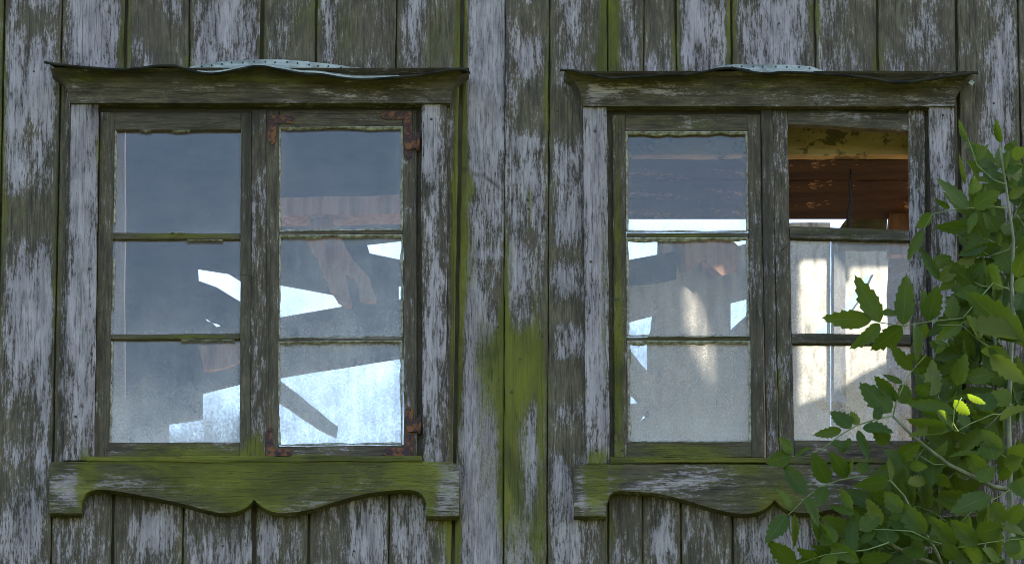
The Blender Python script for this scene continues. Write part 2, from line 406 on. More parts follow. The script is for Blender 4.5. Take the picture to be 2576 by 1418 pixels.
# ------------------------------------------------------------------ wear on the boards, plus shade painted on the trim (picture positions)
PAINT['wall'] = [
 (85, 60, 40, 40, -0.9), (35, 540, 60, 45, -1.0), (95, 545, 60, 45, -0.9), (85, 330, 30, 30, -0.6), (55, 700, 30, 120, 0.5), (110, 640, 18, 170, 0.7), (110, 900, 20, 130, 0.6), (40, 330, 40, 200, 0.7), (100, 240, 25, 150, 0.6), (30, 1080, 70, 60, -0.6), (40, 1200, 70, 40, -0.7), (90, 1360, 30, 80, 0.5),
 (230, 80, 60, 90, 0.8), (385, 60, 40, 50, -0.6), (430, 110, 50, 60, -0.8), (345, 120, 25, 50, 0.4), (430, 20, 30, 40, 0.5), (560, 70, 70, 80, 0.9), (725, 60, 25, 70, 0.7), (750, 100, 40, 60, -0.7), (830, 60, 25, 120, 0.7), (910, 100, 50, 80, -0.3), (1040, 60, 25, 100, 0.5), (1110, 120, 35, 90, -0.7),
 (1215, 200, 45, 260, 1.1), (1262, 160, 18, 300, 0.8), (1330, 30, 60, 70, -0.7), (1330, 130, 45, 40, 0.6), (1330, 280, 50, 80, -0.7), (1325, 362, 45, 16, 1.1), (1330, 420, 40, 60, 0.3), (1220, 620, 50, 70, -0.7), (1240, 560, 20, 60, 0.5), (1300, 680, 40, 120, 0.7), (1230, 730, 45, 80, -0.8), (1230, 640, 40, 12, 1.0), (1190, 780, 25, 100, 0.6), (1300, 540, 40, 60, 0.4), (1340, 600, 30, 30, -0.5),
 (1300, 930, 60, 70, -0.9), (1205, 1000, 35, 200, 0.8), (1215, 1280, 40, 200, 1.1), (1330, 1230, 30, 150, 0.7), (1290, 1150, 30, 130, -0.6), (1275, 1350, 60, 60, 0.4),
 (1430, 70, 25, 130, 0.4), (1445, 200, 30, 60, 0.6), (1420, 290, 50, 60, -1.1), (1425, 420, 40, 50, 0.5), (1425, 560, 40, 60, 0.8), (1420, 640, 45, 22, -0.9), (1420, 700, 40, 40, 0.8), (1420, 785, 50, 26, -1.1), (1425, 855, 40, 40, 0.8), (1420, 960, 55, 50, -1.2), (1420, 895, 40, 10, 0.9), (1420, 1040, 30, 30, 0.4), (1430, 1110, 40, 40, -1.0), (1410, 1180, 25, 60, 0.6), (1415, 1330, 30, 100, 0.5),
 (1590, 40, 25, 80, 0.5), (1660, 90, 40, 80, -0.3), (1745, 60, 30, 110, 0.7), (1850, 80, 30, 80, -0.1), (1940, 70, 60, 90, 0.7), (2120, 60, 60, 80, -0.3), (2150, 110, 60, 60, 0.1), (2240, 60, 35, 90, -0.9), (2330, 100, 50, 80, 0.4), (2490, 60, 30, 60, -0.5), (2520, 150, 35, 160, 0.8), (2440, 250, 30, 160, -0.8), (2500, 400, 40, 150, 0.5), (2430, 130, 20, 30, 0.8),
 (200, 1330, 60, 60, -0.4), (380, 1340, 40, 70, 1.0), (300, 1300, 60, 40, -0.2), (430, 1400, 40, 60, -0.3), (550, 1340, 60, 40, -0.7), (600, 1390, 50, 40, 0.5), (665, 1350, 30, 70, 0.9), (720, 1380, 40, 60, 0.0), (830, 1360, 40, 60, -0.3), (930, 1360, 50, 70, 0.9), (1030, 1360, 40, 70, 0.5), (1110, 1380, 40, 60, -0.4),
 (1570, 1380, 30, 60, 0.1), (1660, 1360, 40, 60, 0.9), (1780, 1370, 50, 60, 0.0), (1950, 1380, 70, 60, 0.5),
 (150, 600, 14, 500, -0.35), (1140, 650, 14, 500, -0.3)]
ALGAE['wall'] = [
 (1163, 100, 14, 220, 0.9), (1166, 400, 16, 150, 0.75), (1168, 470, 30, 30, 0.9), (1160, 700, 16, 120, 0.75), (1155, 900, 16, 200, 0.65), (1145, 1330, 18, 140, 0.75), (1150, 560, 14, 160, 0.7),
 (1292, 930, 55, 75, 1.0), (1330, 880, 30, 60, 0.8), (1285, 1010, 40, 60, 0.6), (1330, 510, 10, 55, 0.6), (1280, 640, 12, 90, 0.55), (1362, 1100, 9, 200, 0.8), (1350, 1350, 14, 100, 0.6), (1280, 1160, 50, 150, 0.6), (1300, 1340, 60, 120, 0.4), (1200, 860, 14, 160, 0.4), (1232, 900, 30, 110, 0.55), (1215, 1120, 14, 160, 0.4), (1345, 780, 12, 120, 0.4), (1275, 830, 16, 90, 0.6), (1185, 620, 12, 100, 0.5),
 (1530, 60, 22, 170, 0.95), (1520, 170, 25, 50, 0.6), (1548, 30, 12, 200, 0.6), (1376, 230, 8, 140, 0.45), (1838, 80, 14, 150, 0.5), (1700, 90, 8, 120, 0.4), (2050, 30, 20, 40, 0.35), (2205, 160, 12, 60, 0.4),
 (318, 90, 12, 120, 0.45), (300, 130, 12, 60, 0.4), (660, 100, 10, 100, 0.3), (760, 40, 60, 60, 0.3), (860, 80, 40, 80, 0.3), (1100, 100, 50, 100, 0.3), (5, 300, 14, 400, 0.45), (60, 530, 60, 40, 0.25), (140, 700, 10, 300, 0.25),
 (700, 1310, 120, 30, 0.2), (1110, 1330, 40, 60, 0.35), (1540, 1330, 30, 60, 0.3), (500, 160, 60, 20, 0.3), (2010, 60, 40, 60, 0.2), (1880, 30, 20, 60, 0.35)]
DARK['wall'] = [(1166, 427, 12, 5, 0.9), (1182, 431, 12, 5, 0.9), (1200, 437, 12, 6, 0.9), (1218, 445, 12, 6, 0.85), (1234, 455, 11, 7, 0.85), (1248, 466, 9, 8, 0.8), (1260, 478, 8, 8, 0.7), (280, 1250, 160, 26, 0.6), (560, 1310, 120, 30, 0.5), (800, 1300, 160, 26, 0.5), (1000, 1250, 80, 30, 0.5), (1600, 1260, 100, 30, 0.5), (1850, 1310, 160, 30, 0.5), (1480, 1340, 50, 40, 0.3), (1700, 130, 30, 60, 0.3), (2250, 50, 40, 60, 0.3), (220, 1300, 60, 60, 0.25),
 (435, 140, 10, 8, 0.8), (35, 1015, 10, 8, 0.8), (420, 136, 14, 10, 0.4), (2265, 95, 8, 6, 0.8), (800, 100, 8, 6, 0.9), (105, 512, 10, 10, 0.7), (2140, 90, 14, 8, 0.7)]
PAINT['left'] = [(205, 700, 30, 500, 0.9), (190, 450, 25, 300, 0.4), (200, 280, 40, 60, -0.2), (1095, 420, 30, 120, 0.6), (1090, 800, 18, 300, 0.6), (1080, 350, 20, 80, 0.5), (1110, 560, 14, 200, -0.3),
 (260, 310, 12, 60, 0.6), (165, 1230, 40, 50, 0.9), (1115, 1230, 50, 70, 0.8), (330, 1215, 100, 14, 0.9), (450, 1230, 70, 12, 0.5), (740, 1230, 120, 50, 0.35), (280, 222, 40, 8, 0.2), (860, 232, 80, 20, 0.7), (560, 235, 120, 14, 0.2), (1000, 215, 40, 20, 0.4), (520, 300, 100, 12, 0.3), (1025, 750, 16, 300, 0.2)]
ALGAE['left'] = [(600, 1190, 150, 55, 0.55), (480, 1200, 100, 40, 0.25), (640, 1250, 60, 40, 0.8), (215, 1200, 18, 90, 0.95), (860, 1200, 160, 40, 0.2), (1050, 1190, 60, 40, 0.7), (640, 1154, 300, 8, 0.9), (420, 1130, 120, 20, 0.5), (640, 1120, 20, 40, 0.7), (470, 593, 150, 8, 0.6), (470, 848, 150, 8, 0.6), (250, 800, 6, 400, 0.3), (245, 370, 8, 60, 0.6), (205, 195, 50, 16, 0.6), (600, 195, 120, 12, 0.5), (760, 205, 80, 10, 0.3), (540, 1165, 200, 16, 0.4), (930, 1280, 20, 20, 0.2), (1080, 1250, 12, 60, 0.6)]
DARK['left'] = [(640, 182, 600, 14, 0.75), (300, 190, 160, 14, 0.4), (600, 272, 500, 14, 0.8), (380, 212, 60, 14, 0.4), (160, 195, 40, 30, 0.2), (625, 500, 12, 300, 0.45), (620, 420, 14, 150, 0.3), (690, 420, 10, 200, 0.25), (235, 300, 14, 60, 0.4), (450, 300, 180, 20, 0.35), (650, 1000, 20, 100, 0.3), (640, 300, 30, 40, 0.4), (240, 500, 10, 300, 0.3), (770, 1185, 60, 30, 0.2), (1150, 215, 30, 30, 0.5)]  # spots along cornice top and head board mix dirt with painted-in shade
PAINT['right'] = [(1500, 700, 25, 500, 0.9), (1500, 340, 25, 120, 0.5), (2370, 320, 28, 100, 0.6), (2370, 700, 30, 300, 0.7), (1960, 600, 18, 350, 0.2), (1930, 800, 10, 400, 0.1), (1620, 230, 140, 14, 0.9), (1500, 235, 25, 16, 0.9), (2130, 245, 180, 10, 0.5), (2130, 290, 140, 16, 0.5), (2300, 500, 14, 260, 0.6), (1650, 1215, 80, 16, 0.8), (1465, 1230, 20, 60, 0.8), (1760, 1230, 60, 30, 0.5), (1700, 1190, 80, 12, 0.3), (2150, 1220, 140, 40, 0.5), (1700, 310, 80, 12, 0.4)]
ALGAE['right'] = [(1495, 1210, 26, 70, 0.9), (1520, 700, 9, 400, 0.6), (1555, 900, 14, 300, 0.75), (1555, 500, 10, 200, 0.4), (1720, 1130, 140, 20, 0.65), (1750, 1155, 200, 8, 0.5), (1960, 1260, 70, 50, 0.45), (1880, 1180, 40, 20, 0.4), (1500, 1150, 30, 20, 0.4), (2130, 220, 90, 10, 0.5), (1900, 215, 80, 10, 0.35), (1700, 310, 160, 20, 0.3), (1960, 1000, 20, 150, 0.35), (1730, 594, 150, 8, 0.6), (1730, 850, 150, 8, 0.5), (2130, 582, 150, 12, 0.45), (2130, 850, 150, 10, 0.35)]
DARK['right'] = [(1940, 196, 500, 12, 0.6), (1900, 278, 420, 12, 0.8), (1580, 238, 14, 16, 0.5), (1820, 225, 20, 20, 0.4), (1930, 600, 10, 400, 0.5), (1895, 600, 14, 400, 0.3), (2130, 585, 160, 14, 0.7), (2130, 850, 160, 14, 0.7), (2430, 215, 30, 20, 0.4), (1650, 195, 120, 12, 0.5)]  # cornice-top and head-board spots: dirt plus shade painted into the colour

# ------------------------------------------------------------------ plank wall
OPEN = [(244, 1058, 264, 1150), (1532, 2334, 272, 1152)]
def in_open(x, y): return any(a < x < b and c < y < d for a, b, c, d in OPEN)
wall = thing('plank_wall', (0, 0.02, 5.4), 'weathered vertical plank wall with flaking pale paint and green algae around two windows', 'wall')
SEAMS = [(-640, -700), (-480, -530), (-310, -350), (-150, -180), (12, -14), (157, 128), (318, 282), (478, 460), (660, 638), (797, 776), (998, 977), (1163, 1139), (1272, 1266), (1383, 1376), (1528, 1530), (1620, 1616), (1700, 1714), (1840, 1843), (2050, 2062), (2206, 2223), (2405, 2432), (2560, 2592), (2720, 2756), (2870, 2905), (3010, 3040), (3150, 3170), (3290, 3310), (3440, 3440)]
DEPTHS = [0, 0, 0, .001, -.003, -.001, .002, -.001, .003, 0, .002, .003, -.004, -.004, -.001, .002, 0, .003, -.001, .002, 0, -.003, 0, 0, 0, 0, 0, 0]
GAPS = {4: 5, 5: 4, 6: 8, 7: 4, 8: 10, 9: 6, 10: 4, 11: 9, 12: 1.5, 13: 3, 14: 3, 15: 2.5, 16: 4, 17: 5, 18: 4, 19: 6, 20: 7, 21: 4}
PNT = {4: .15, 5: .25, 6: -.05, 7: .25, 8: -.15, 9: -.05, 10: .0, 11: .35, 12: .05, 13: .05, 14: .0, 15: .0, 16: .1, 17: .2, 18: -.05, 19: .0, 20: .15}
YT, YB = -700, 2960
VV = [-700, -697, -500, -300, -120] + [round(-10 + i * 14.5) for i in range(100)] + [1500, 1700, 2000, 2400, 2957, 2960]
for b in (264, 272, 1150, 1152): VV.append(b)
VV = sorted(set(VV)); VN = [(v - YT) / (YB - YT) for v in VV]
for k in range(len(SEAMS) - 1):
    (a0, a1), (b0, b1) = SEAMS[k], SEAMS[k + 1]
    ga = GAPS.get(k, 5) / 2; gb = GAPS.get(k + 1, 5) / 2
    ex = lambda t, b, y: t + (b - t) * (y / H)
    q = [(ex(a0, a1, YT) + ga, YT), (ex(b0, b1, YT) - gb, YT), (ex(b0, b1, YB) - gb, YB), (ex(a0, a1, YB) + ga, YB)]
    vis = 3 < k < 22
    wpx = q[1][0] - q[0][0]; n = max(5, int(wpx / 14)) if vis else 2
    eu = 0.003 * PXM / wpx; us = [0, eu] + [lerp(eu, 1 - eu, i / n) for i in range(1, n)] + [1 - eu, 1]
    xs_open = []
    for (a, b, c, d) in OPEN:      # a cut line where the opening runs through the board
        for xo in (a, b):
            u = (xo - lerp(q[0][0], q[3][0], .33)) / wpx
            if 0.05 < u < 0.95: us.append(u)
    us = sorted(us)
    def edge(u, v, x, y, wpx=wpx):
        e = min(u, 1 - u) * wpx
        return (-0.55 * math.exp(-(e / 9) ** 2), 0.16 * math.exp(-(e / 10) ** 2))
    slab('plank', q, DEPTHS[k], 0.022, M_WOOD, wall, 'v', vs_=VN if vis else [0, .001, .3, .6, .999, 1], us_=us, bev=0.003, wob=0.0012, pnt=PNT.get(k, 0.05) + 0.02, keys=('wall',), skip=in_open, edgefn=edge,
         tilt=random.uniform(-.003, .003))
# sheathing behind the planks, so that the joints are dark
bq = [(-760, YT), (3440, YT), (3440, YB), (-760, YB)]
us = sorted([0, .1, .5, .999, 1] + [(x + 760) / 4200 for x in (OPEN[0][0], OPEN[0][1], OPEN[1][0], OPEN[1][1])])
vv = sorted([0, .01, .6, .99, 1] + [(y - YT) / (YB - YT) for y in (264, 272, 1150, 1152)])
slab('backing_boards', bq, 0.028, 0.03, M_BACK, wall, us_=us, vs_=vv, skip=in_open, wob=0)

for (x, y, r) in ((1328, 503, 3.2), (1330, 526, 3.5), (1364, 846, 3), (1252, 822, 3.5), (1308, 903, 2.5), (1402, 280, 3), (1281, 201, 2.6), (1270, 215, 2.6), (1288, 985, 3), (85, 180, 2.6), (60, 1015, 3), (2500, 260, 3), (560, 1372, 3), (890, 1385, 3), (1680, 1390, 3), (800, 60, 3), (1960, 60, 3)):
    disc_head('nail', P(x, y, -.0045), r / PXM, .002, M_NAIL, wall)
# ------------------------------------------------------------------ windows
def q4(x0, y0, x1, y1, dx0=0, dx1=0):
    """rectangle in the picture; dx0/dx1 shift of the bottom edge at left/right"""
    return [(x0, y0), (x1, y0), (x1 + dx1, y1), (x0 + dx0, y1)]

def cornice(win, key, xl, xr, yb, top_pts, seams=()):
    prof = [(0.046, 0), (0.047, 10), (0.049, 22), (0.054, 36), (0.062, 50), (0.073, 62), (0.086, 73), (0.098, 82), (0.105, 88)]
    N = 70
    verts, pix, faces = [], [], []
    for (o, dy) in prof:
        ext = (o - 0.046) * PXM * 0.98
        for i in range(N + 1):
            t = i / N; x = lerp(xl - ext, xr + ext, t); y = yb - dy
            p = P(x, y, -o); p.z += 0.0012 * noise.noise(Vector((p.x * 8, o * 90, xl))); p.y += 0.0015 * noise.noise(Vector((p.x * 6, o * 60, xr)))
            verts.append(p); pix.append((x, y))
    n1 = N + 1; K = len(prof)
    for k in range(K - 1):
        for i in range(N): a = k * n1 + i; faces.append((a, a + 1, a + n1 + 1, a + n1))
    # returns to the wall at both ends, soffit and top
    def back(idx):
        v = verts[idx].copy(); v.y = 0.0; verts.append(v); pix.append(pix[idx]); return len(verts) - 1
    lb = [back(k * n1) for k in range(K)]; rb = [back(k * n1 + N) for k in range(K)]
    for k in range(K - 1):
        faces.append((k * n1, (k + 1) * n1, lb[k + 1], lb[k])); faces.append((k * n1 + N, rb[k], rb[k + 1], (k + 1) * n1 + N))
    faces.append(tuple(range(N + 1)) + (rb[0], lb[0]))
    faces.append(tuple((K - 1) * n1 + i for i in range(N, -1, -1)) + (lb[-1], rb[-1]))
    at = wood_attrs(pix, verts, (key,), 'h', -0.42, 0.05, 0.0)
    o = put('cornice', verts, faces, M_TRIM, win, at)
    return o

def flashing(win, xl, xr, front, ftop, nails):
    N = 150; verts, faces = [], []
    rows = 7
    for i in range(N + 1):
        x = lerp(xl, xr, i / N)
        fy = smooth_interp(front, x); ty = smooth_interp(ftop, x)
        xf = min(max(x, xl + 62), xr - 62); a = P(xf, ty, -0.004); b = P(xf, ty + 15, -0.007); c = P(x, fy, -0.124)
        a.z += 0.0012 * noise.noise(Vector((x * .09, 3, 1)));
        c.y += 0.006 * noise.noise(Vector((x * .012, 9, 1)))
        mid1 = b.lerp(c, 0.33); mid2 = b.lerp(c, 0.7); mid1.z += 0.004; mid2.z += 0.003
        lip = c + Vector((0, 0.004, -0.007 - 0.003 * noise.noise(Vector((x * .02, 4, 2)))))
        verts += [a, b, mid1, mid2, c, lip]
    for i in range(N):
        for r in range(5): q = i * 6 + r; faces.append((q, q + 1, q + 7, q + 6))
    o = put('flashing', verts, faces, M_ZINC, win, smooth=True)
    o.data.materials.append(M_FDARK)
    for p_ in o.data.polygons:
        x_ = lerp(xl, xr, (p_.index // 5 + .5) / N)
        if p_.index % 5 > 1 and not (p_.index % 5 < 4 and smooth_interp(front, x_) > smooth_interp(ftop, x_) + 13): p_.material_index = 1
    m = o.modifiers.new('thick', 'SOLIDIFY'); m.thickness = 0.0012; m.offset = 0
    for (x, t) in nails:
        y = smooth_interp(ftop, x) + t
        disc_head('nail', P(x, y, -0.0066), 0.0029, 0.003, M_NAIL, o)
    return o

def apron(win, key, x0, x1, yt, curve, foot_l, foot_r, yfl, yfr):
    out = [(x0 + 4, yt + 3), (x0 + 12, yt), (x1 - 22, yt), (x1 - 8, yt + 6), (x1 - 1, yt + 22), (x1, yfr)]
    N = 90
    xs = [lerp(foot_r, foot_l, i / N) for i in range(N + 1)]
    out += [(foot_r, yfr)] + [(x, smooth_interp(curve, x)) for x in xs] + [(foot_l, yfl), (x0, yfl), (x0, yt + 16)]
    # keep the cusp sharp
    def at(pix, verts): return wood_attrs(pix, verts, (key,), 'h', -0.30, 0.30 if key == 'left' else 0.20, 0.10)
    return sheet('apron', out, [], lambda x, y: P(x, y, -0.046), Vector((0, 0.045, 0)), M_TRIM, win, step=11, jag=0.25, attrf=at)

def pane(win, quad, Y, dust_top, dust_bot, parent, mult=1.0):
    TL, TR, BR, BL = quad; nu, nv = 12, 14
    verts, faces, d = [], [], []
    for lay in (0, 1):
        for j in range(nv + 1):
            for i in range(nu + 1):
                u, v = i / nu, j / nv
                x = lerp(lerp(TL[0], TR[0], u), lerp(BL[0], BR[0], u), v); y = lerp(lerp(TL[1], BL[1], v), lerp(TR[1], BR[1], v), u)
                verts.append(P(x, y, Y) + Vector((0, 0.003 * lay, 0)))
                e = min(u, 1 - u, v * 1.2, (1 - v)); edge = math.exp(-(e / 0.06) ** 2)
                d.append((lerp(dust_top, dust_bot, v ** 2) + 0.10 * edge) * mult)
    n1 = nu + 1; M = n1 * (nv + 1)
    for lay in (0, 1):
        for j in range(nv):
            for i in range(nu): a = lay * M + j * n1 + i; faces.append((a, a + 1, a + n1 + 1, a + n1))
    ring = [i for i in range(n1)] + [j * n1 + nu for j in range(1, nv + 1)] + [nv * n1 + i for i in range(nu - 1, -1, -1)] + [j * n1 for j in range(nv - 1, 0, -1)]
    for a, b in zip(ring, ring[1:] + ring[:1]): faces.append((a, b, M + b, M + a))
    sd = seed()
    return put('pane', verts, faces, M_GLASS, parent, {'gco': [(v.x + sd.x, v.z + sd.y, v.y + sd.z) for v in verts], 'dst': d})

def putty_line(sash, p, q, wdt, Yf, side):
    """an uneven strip of old putty from picture point p to q; side: where the strip's outer edge lies"""
    n = 26; verts, pix, faces = [], [], []
    horiz = abs(q[0] - p[0]) > abs(q[1] - p[1])
    sd = seed()
    for i in range(n + 1):
        t = i / n; x = lerp(p[0], q[0], t); y = lerp(p[1], q[1], t)
        k = noise.noise(Vector((t * 6, sd.x, 0))) + 0.5 * noise.noise(Vector((t * 13, sd.x, 5)))
        w = wdt * 0.95 * (1 + 0.7 * k)
        o = (0, w * side) if horiz else (w * side, 0)
        verts += [P(x, y, Yf), P(x + o[0] * .25, y + o[1] * .25, Yf - 0.004), P(x + o[0] * .8, y + o[1] * .8, Yf + 0.002), P(x + o[0], y + o[1], Yf + 0.009), P(x, y, Yf + .009)]
    for i in range(n):
        for r in range(4): a = i * 5 + r; faces.append((a, a + 1, a + 6, a + 5))
        faces.append((i * 5 + 4, i * 5, i * 5 + 5, i * 5 + 9))
    faces.append((0, 1, 2, 3, 4)); faces.append(tuple(n * 5 + r for r in range(5)))
    return put('putty', verts, faces, M_PUTTY, sash)

def bent_nail(win, pts, Y=-0.035):
    ps = [P(x, y, Y - 0.006 * math.sin(math.pi * i / max(1, len(pts) - 1))) for i, (x, y) in enumerate(pts)]
    return tube('bent_nail', ps, 0.0018, M_NAIL, win, 5)

YC, YS, YG = -0.034, -0.010, 0.008         # fronts of casing, sash, glass
def build_sash(win, key, outer, stl, str_, rails, panes, dust, pnt=-.45, drk=.1, tilt_top=None):
    """outer=(xl0,yt,xr0,yb,xl1,xr1); stiles as widths; rails: list of (y0,y1) at left edge; panes quads"""
    sash = bpy.data.objects.new('sash', None); C.objects.link(sash); sash.parent = win
    c = P((outer[0] + outer[2]) / 2, outer[3], YS); WL[sash.name] = c; sash.location = c - base_of(win); sash.empty_display_size = .05
    xl0, yt, xr0, yb, xl1, xr1 = outer
    K = (key,)
    slab('stile', [(xl0, yt), (xl0 + stl, yt), (xl1 + stl, yb), (xl1, yb)], YS - .001, 0.036, M_TRIM, sash, 'v', 3, 40, pnt=pnt, drk=drk, keys=K)
    slab('stile', [(xr0 - str_, yt), (xr0, yt), (xr1, yb), (xr1 - str_, yb)], YS - .001, 0.036, M_TRIM, sash, 'v', 3, 40, pnt=pnt, drk=drk, keys=K)
    for i, (y0l, y0r, y1l, y1r, yf, nm) in enumerate(rails):
        t0 = (y0l - yt) / (yb - yt); t1 = (y1l - yt) / (yb - yt)
        xa0 = lerp(xl0, xl1, t0) + stl; xb0 = lerp(xr0, xr1, t0) - str_; xa1 = lerp(xl0, xl1, t1) + stl; xb1 = lerp(xr0, xr1, t1) - str_
        slab(nm, [(xa0, y0l), (xb0, y0r), (xb1, y1r), (xa1, y1l)], YS + yf, 0.030, M_TRIM, sash, 'h', 24, 3, pnt=pnt - .1, drk=drk + .05, keys=K, bev=.002)
    for qd, (dt, db) in zip(panes, dust):
        if qd: pane(win, qd, YG, dt, db, sash)
    return sash

# ---------------- left window
wl = thing('casement_window', P(640, 1300, 0), 'wooden double window with rusty corner brackets and all six dusty panes', 'window', 'twin house windows')
key = 'left'
FR_L = [(110, 153), (150, 160), (230, 168), (300, 172), (340, 170), (400, 163), (435, 162), (465, 170), (490, 178), (530, 183), (570, 178), (610, 170), (655, 164), (700, 172), (760, 182), (800, 184), (850, 191), (900, 196), (950, 196), (1000, 192), (1050, 187), (1100, 178), (1140, 172), (1170, 172), (1183, 181)]
FT_L = [(110, 184), (400, 184), (450, 178), (470, 172), (500, 164), (540, 157), (600, 152), (660, 150), (720, 151), (790, 157), (850, 164), (920, 173), (990, 178), (1050, 181), (1100, 186), (1183, 190)]
cornice(wl, key, 175, 1132, 259, None)
flashing(wl, 110, 1183, FR_L, FT_L, [(x + random.uniform(-4, 4), 6 + random.uniform(-1.5, 2)) for x in range(505, 1045, 27)])
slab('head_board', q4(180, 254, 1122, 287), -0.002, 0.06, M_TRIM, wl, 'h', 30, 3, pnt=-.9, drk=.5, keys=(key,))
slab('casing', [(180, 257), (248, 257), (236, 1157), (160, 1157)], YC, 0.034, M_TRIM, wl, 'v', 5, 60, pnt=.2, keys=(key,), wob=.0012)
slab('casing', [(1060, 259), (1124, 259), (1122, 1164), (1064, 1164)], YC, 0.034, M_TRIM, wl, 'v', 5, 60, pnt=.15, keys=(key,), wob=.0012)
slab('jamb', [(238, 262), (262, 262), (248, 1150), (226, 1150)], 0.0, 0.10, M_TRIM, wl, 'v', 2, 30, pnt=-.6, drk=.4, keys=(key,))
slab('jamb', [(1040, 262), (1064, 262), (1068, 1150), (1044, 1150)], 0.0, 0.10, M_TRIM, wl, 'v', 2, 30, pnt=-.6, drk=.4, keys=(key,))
slab('mullion', [(634, 276), (670, 276), (669, 1150), (630, 1150)], -0.014, 0.10, M_TRIM, wl, 'v', 3, 50, pnt=-.2, drk=.1, keys=(key,))
build_sash(wl, key, (252, 282, 634, 1149, 236, 631), 37, 28,
           [(282, 284, 327, 326, 0, 'top_rail'), (585, 587, 601, 601, .004, 'muntin'), (840, 838, 853, 852, .004, 'muntin'), (1112, 1111, 1149, 1149, 0, 'bottom_rail')],
           [[(285, 322), (612, 322), (611, 592), (283, 592)], [(283, 597), (611, 597), (608, 845), (279, 845)], [(279, 848), (608, 848), (605, 1116), (274, 1116)]],
           [(.03, .08), (.04, .18), (.10, .72)])
sr = build_sash(wl, key, (669, 277, 1048, 1150, 667, 1050), 34, 35,
           [(277, 277, 320, 318, 0, 'top_rail'), (584, 578, 592, 588, .003, 'muntin'), (852, 850, 859, 857, .003, 'muntin'), (1122, 1118, 1150, 1149, 0, 'bottom_rail')],
           [[(700, 316), (1016, 314), (1015, 588), (699, 588)], [(699, 588), (1015, 585), (1014, 857), (698, 857)], [(698, 855), (1014, 853), (1013, 1124), (697, 1124)]],
           [(.03, .12), (.12, .30), (.30, .36)])
for (y0, y1, x0, x1) in ((321, 582, 703, 1013), (593, 850, 703, 1012), (860, 1120, 701, 1011)):
    putty_line(sr, (x0 - 2, y0), (x0 - 3, y1), 7, YS + .003, 1); putty_line(sr, (x1 + 2, y0 - 2), (x1 + 2, y1 - 2), 6, YS + .003, -1)
    putty_line(sr, (x0, y0 - 2), (x1, y0 - 4), 9, YS + .003, 1); putty_line(sr, (x0, y1 + 1), (x1, y1 - 3), 5, YS + .003, -1)
sl_ = [o for o in wl.children if o.name.startswith('sash')][0]
for (y0, y1, x) in ((326, 560, 288), (650, 775, 284), (858, 960, 279), (965, 1108, 277)):
    putty_line(sl_, (x, y0), (x - 3 * (y1 - y0) / 250, y1), 6, YS + .004, 1)
for (xa, xb, y) in ((352, 380, 327), (432, 478, 327), (430, 462, 584), (470, 560, 602), (455, 590, 853)):
    putty_line(sl_, (xa, y), (xb, y), 5, YS + .002, 1)
slab('sill', q4(218, 1146, 1062, 1161), -0.050, 0.07, M_TRIM, wl, 'h', 40, 2, pnt=-.7, alg=.35, drk=.15, keys=(key,), wob=.0015)
CURVE_L = [(205, 1262), (209, 1250), (218, 1239), (235, 1232), (262, 1231), (300, 1235), (350, 1244), (420, 1257), (480, 1271), (520, 1282), (560, 1289), (590, 1287), (612, 1279), (630, 1266), (640, 1255), (650, 1266), (668, 1279), (690, 1287), (730, 1288), (790, 1278), (850, 1259), (920, 1241), (990, 1232), (1030, 1231), (1052, 1236), (1066, 1248), (1073, 1264)]
apron(wl, key, 124, 1155, 1160, CURVE_L, 205, 1073, 1290, 1297)

def bracket(win, pts, hinge=None):
    """flat iron angle: outline in the picture"""
    o = sheet('corner_bracket', pts, [], lambda x, y: P(x, y, YS - 0.0042), Vector((0, 0.003, 0)), M_RUST, win, step=9, jag=.5)
    return o
def Lplate(cx, cy, sx, sy, lh, lv, w):
    """corner at cx,cy; horizontal arm towards sx, vertical arm towards sy"""
    return [(cx, cy), (cx + sx * (lh - 8), cy), (cx + sx * lh, cy + sy * 5), (cx + sx * lh, cy + sy * (w - 6)), (cx + sx * (lh - 8), cy + sy * w), (cx + sx * w, cy + sy * w),
            (cx + sx * w, cy + sy * (lv - 10)), (cx + sx * w * .5, cy + sy * lv), (cx, cy + sy * (lv - 10))]
b1 = bracket(wl, Lplate(675, 291, 1, 1, 66, 74, 19))
b2 = bracket(wl, Lplate(1036, 280, -1, 1, 76, 124, 20))
b3 = bracket(wl, Lplate(669, 1146, 1, -1, 66, 76, 18))
b4 = bracket(wl, Lplate(1040, 1146, -1, -1, 76, 126, 20))
for b, ns in ((b1, ((684, 300), (705, 300), (732, 302), (684, 328), (682, 356))), (b2, ((1026, 290), (1000, 290), (970, 290), (1026, 330), (1028, 395))), (b3, ((678, 1136), (700, 1137), (724, 1137), (678, 1110), (678, 1082))), (b4, ((1030, 1137), (1000, 1137), (974, 1137), (1030, 1100), (1030, 1030)))):
    for (x, y) in ns: disc_head('screw', P(x, y, YS - .0042), .0042, .003, M_NAIL, b)
for (cx, cy) in ((1036, 357), (1040, 1068)):
    hq = [(cx - 18, cy - 15), (cx + 8, cy - 14), (cx + 12, cy - 20), (cx + 20, cy - 20), (cx + 20, cy + 2), (cx + 12, cy + 16), (cx - 14, cy + 18), (cx - 20, cy + 4)]
    h = sheet('hinge', hq, [], lambda x, y: P(x, y, YS - .0095), Vector((0, .005, 0)), M_RUST, wl, step=8, jag=.8)
    tube('hinge_pin', [P(cx + 17, cy - 24, YS - .012), P(cx + 17, cy, YS - .012), P(cx + 16, cy + 22, YS - .012)], .0055, M_RUST, h, 8)
    disc_head('screw', P(cx - 4, cy, YS - .0095), .004, .003, M_NAIL, h)
bent_nail(wl, [(605, 690), (622, 691), (640, 697)]); bent_nail(wl, [(243, 790), (252, 785), (266, 780)])

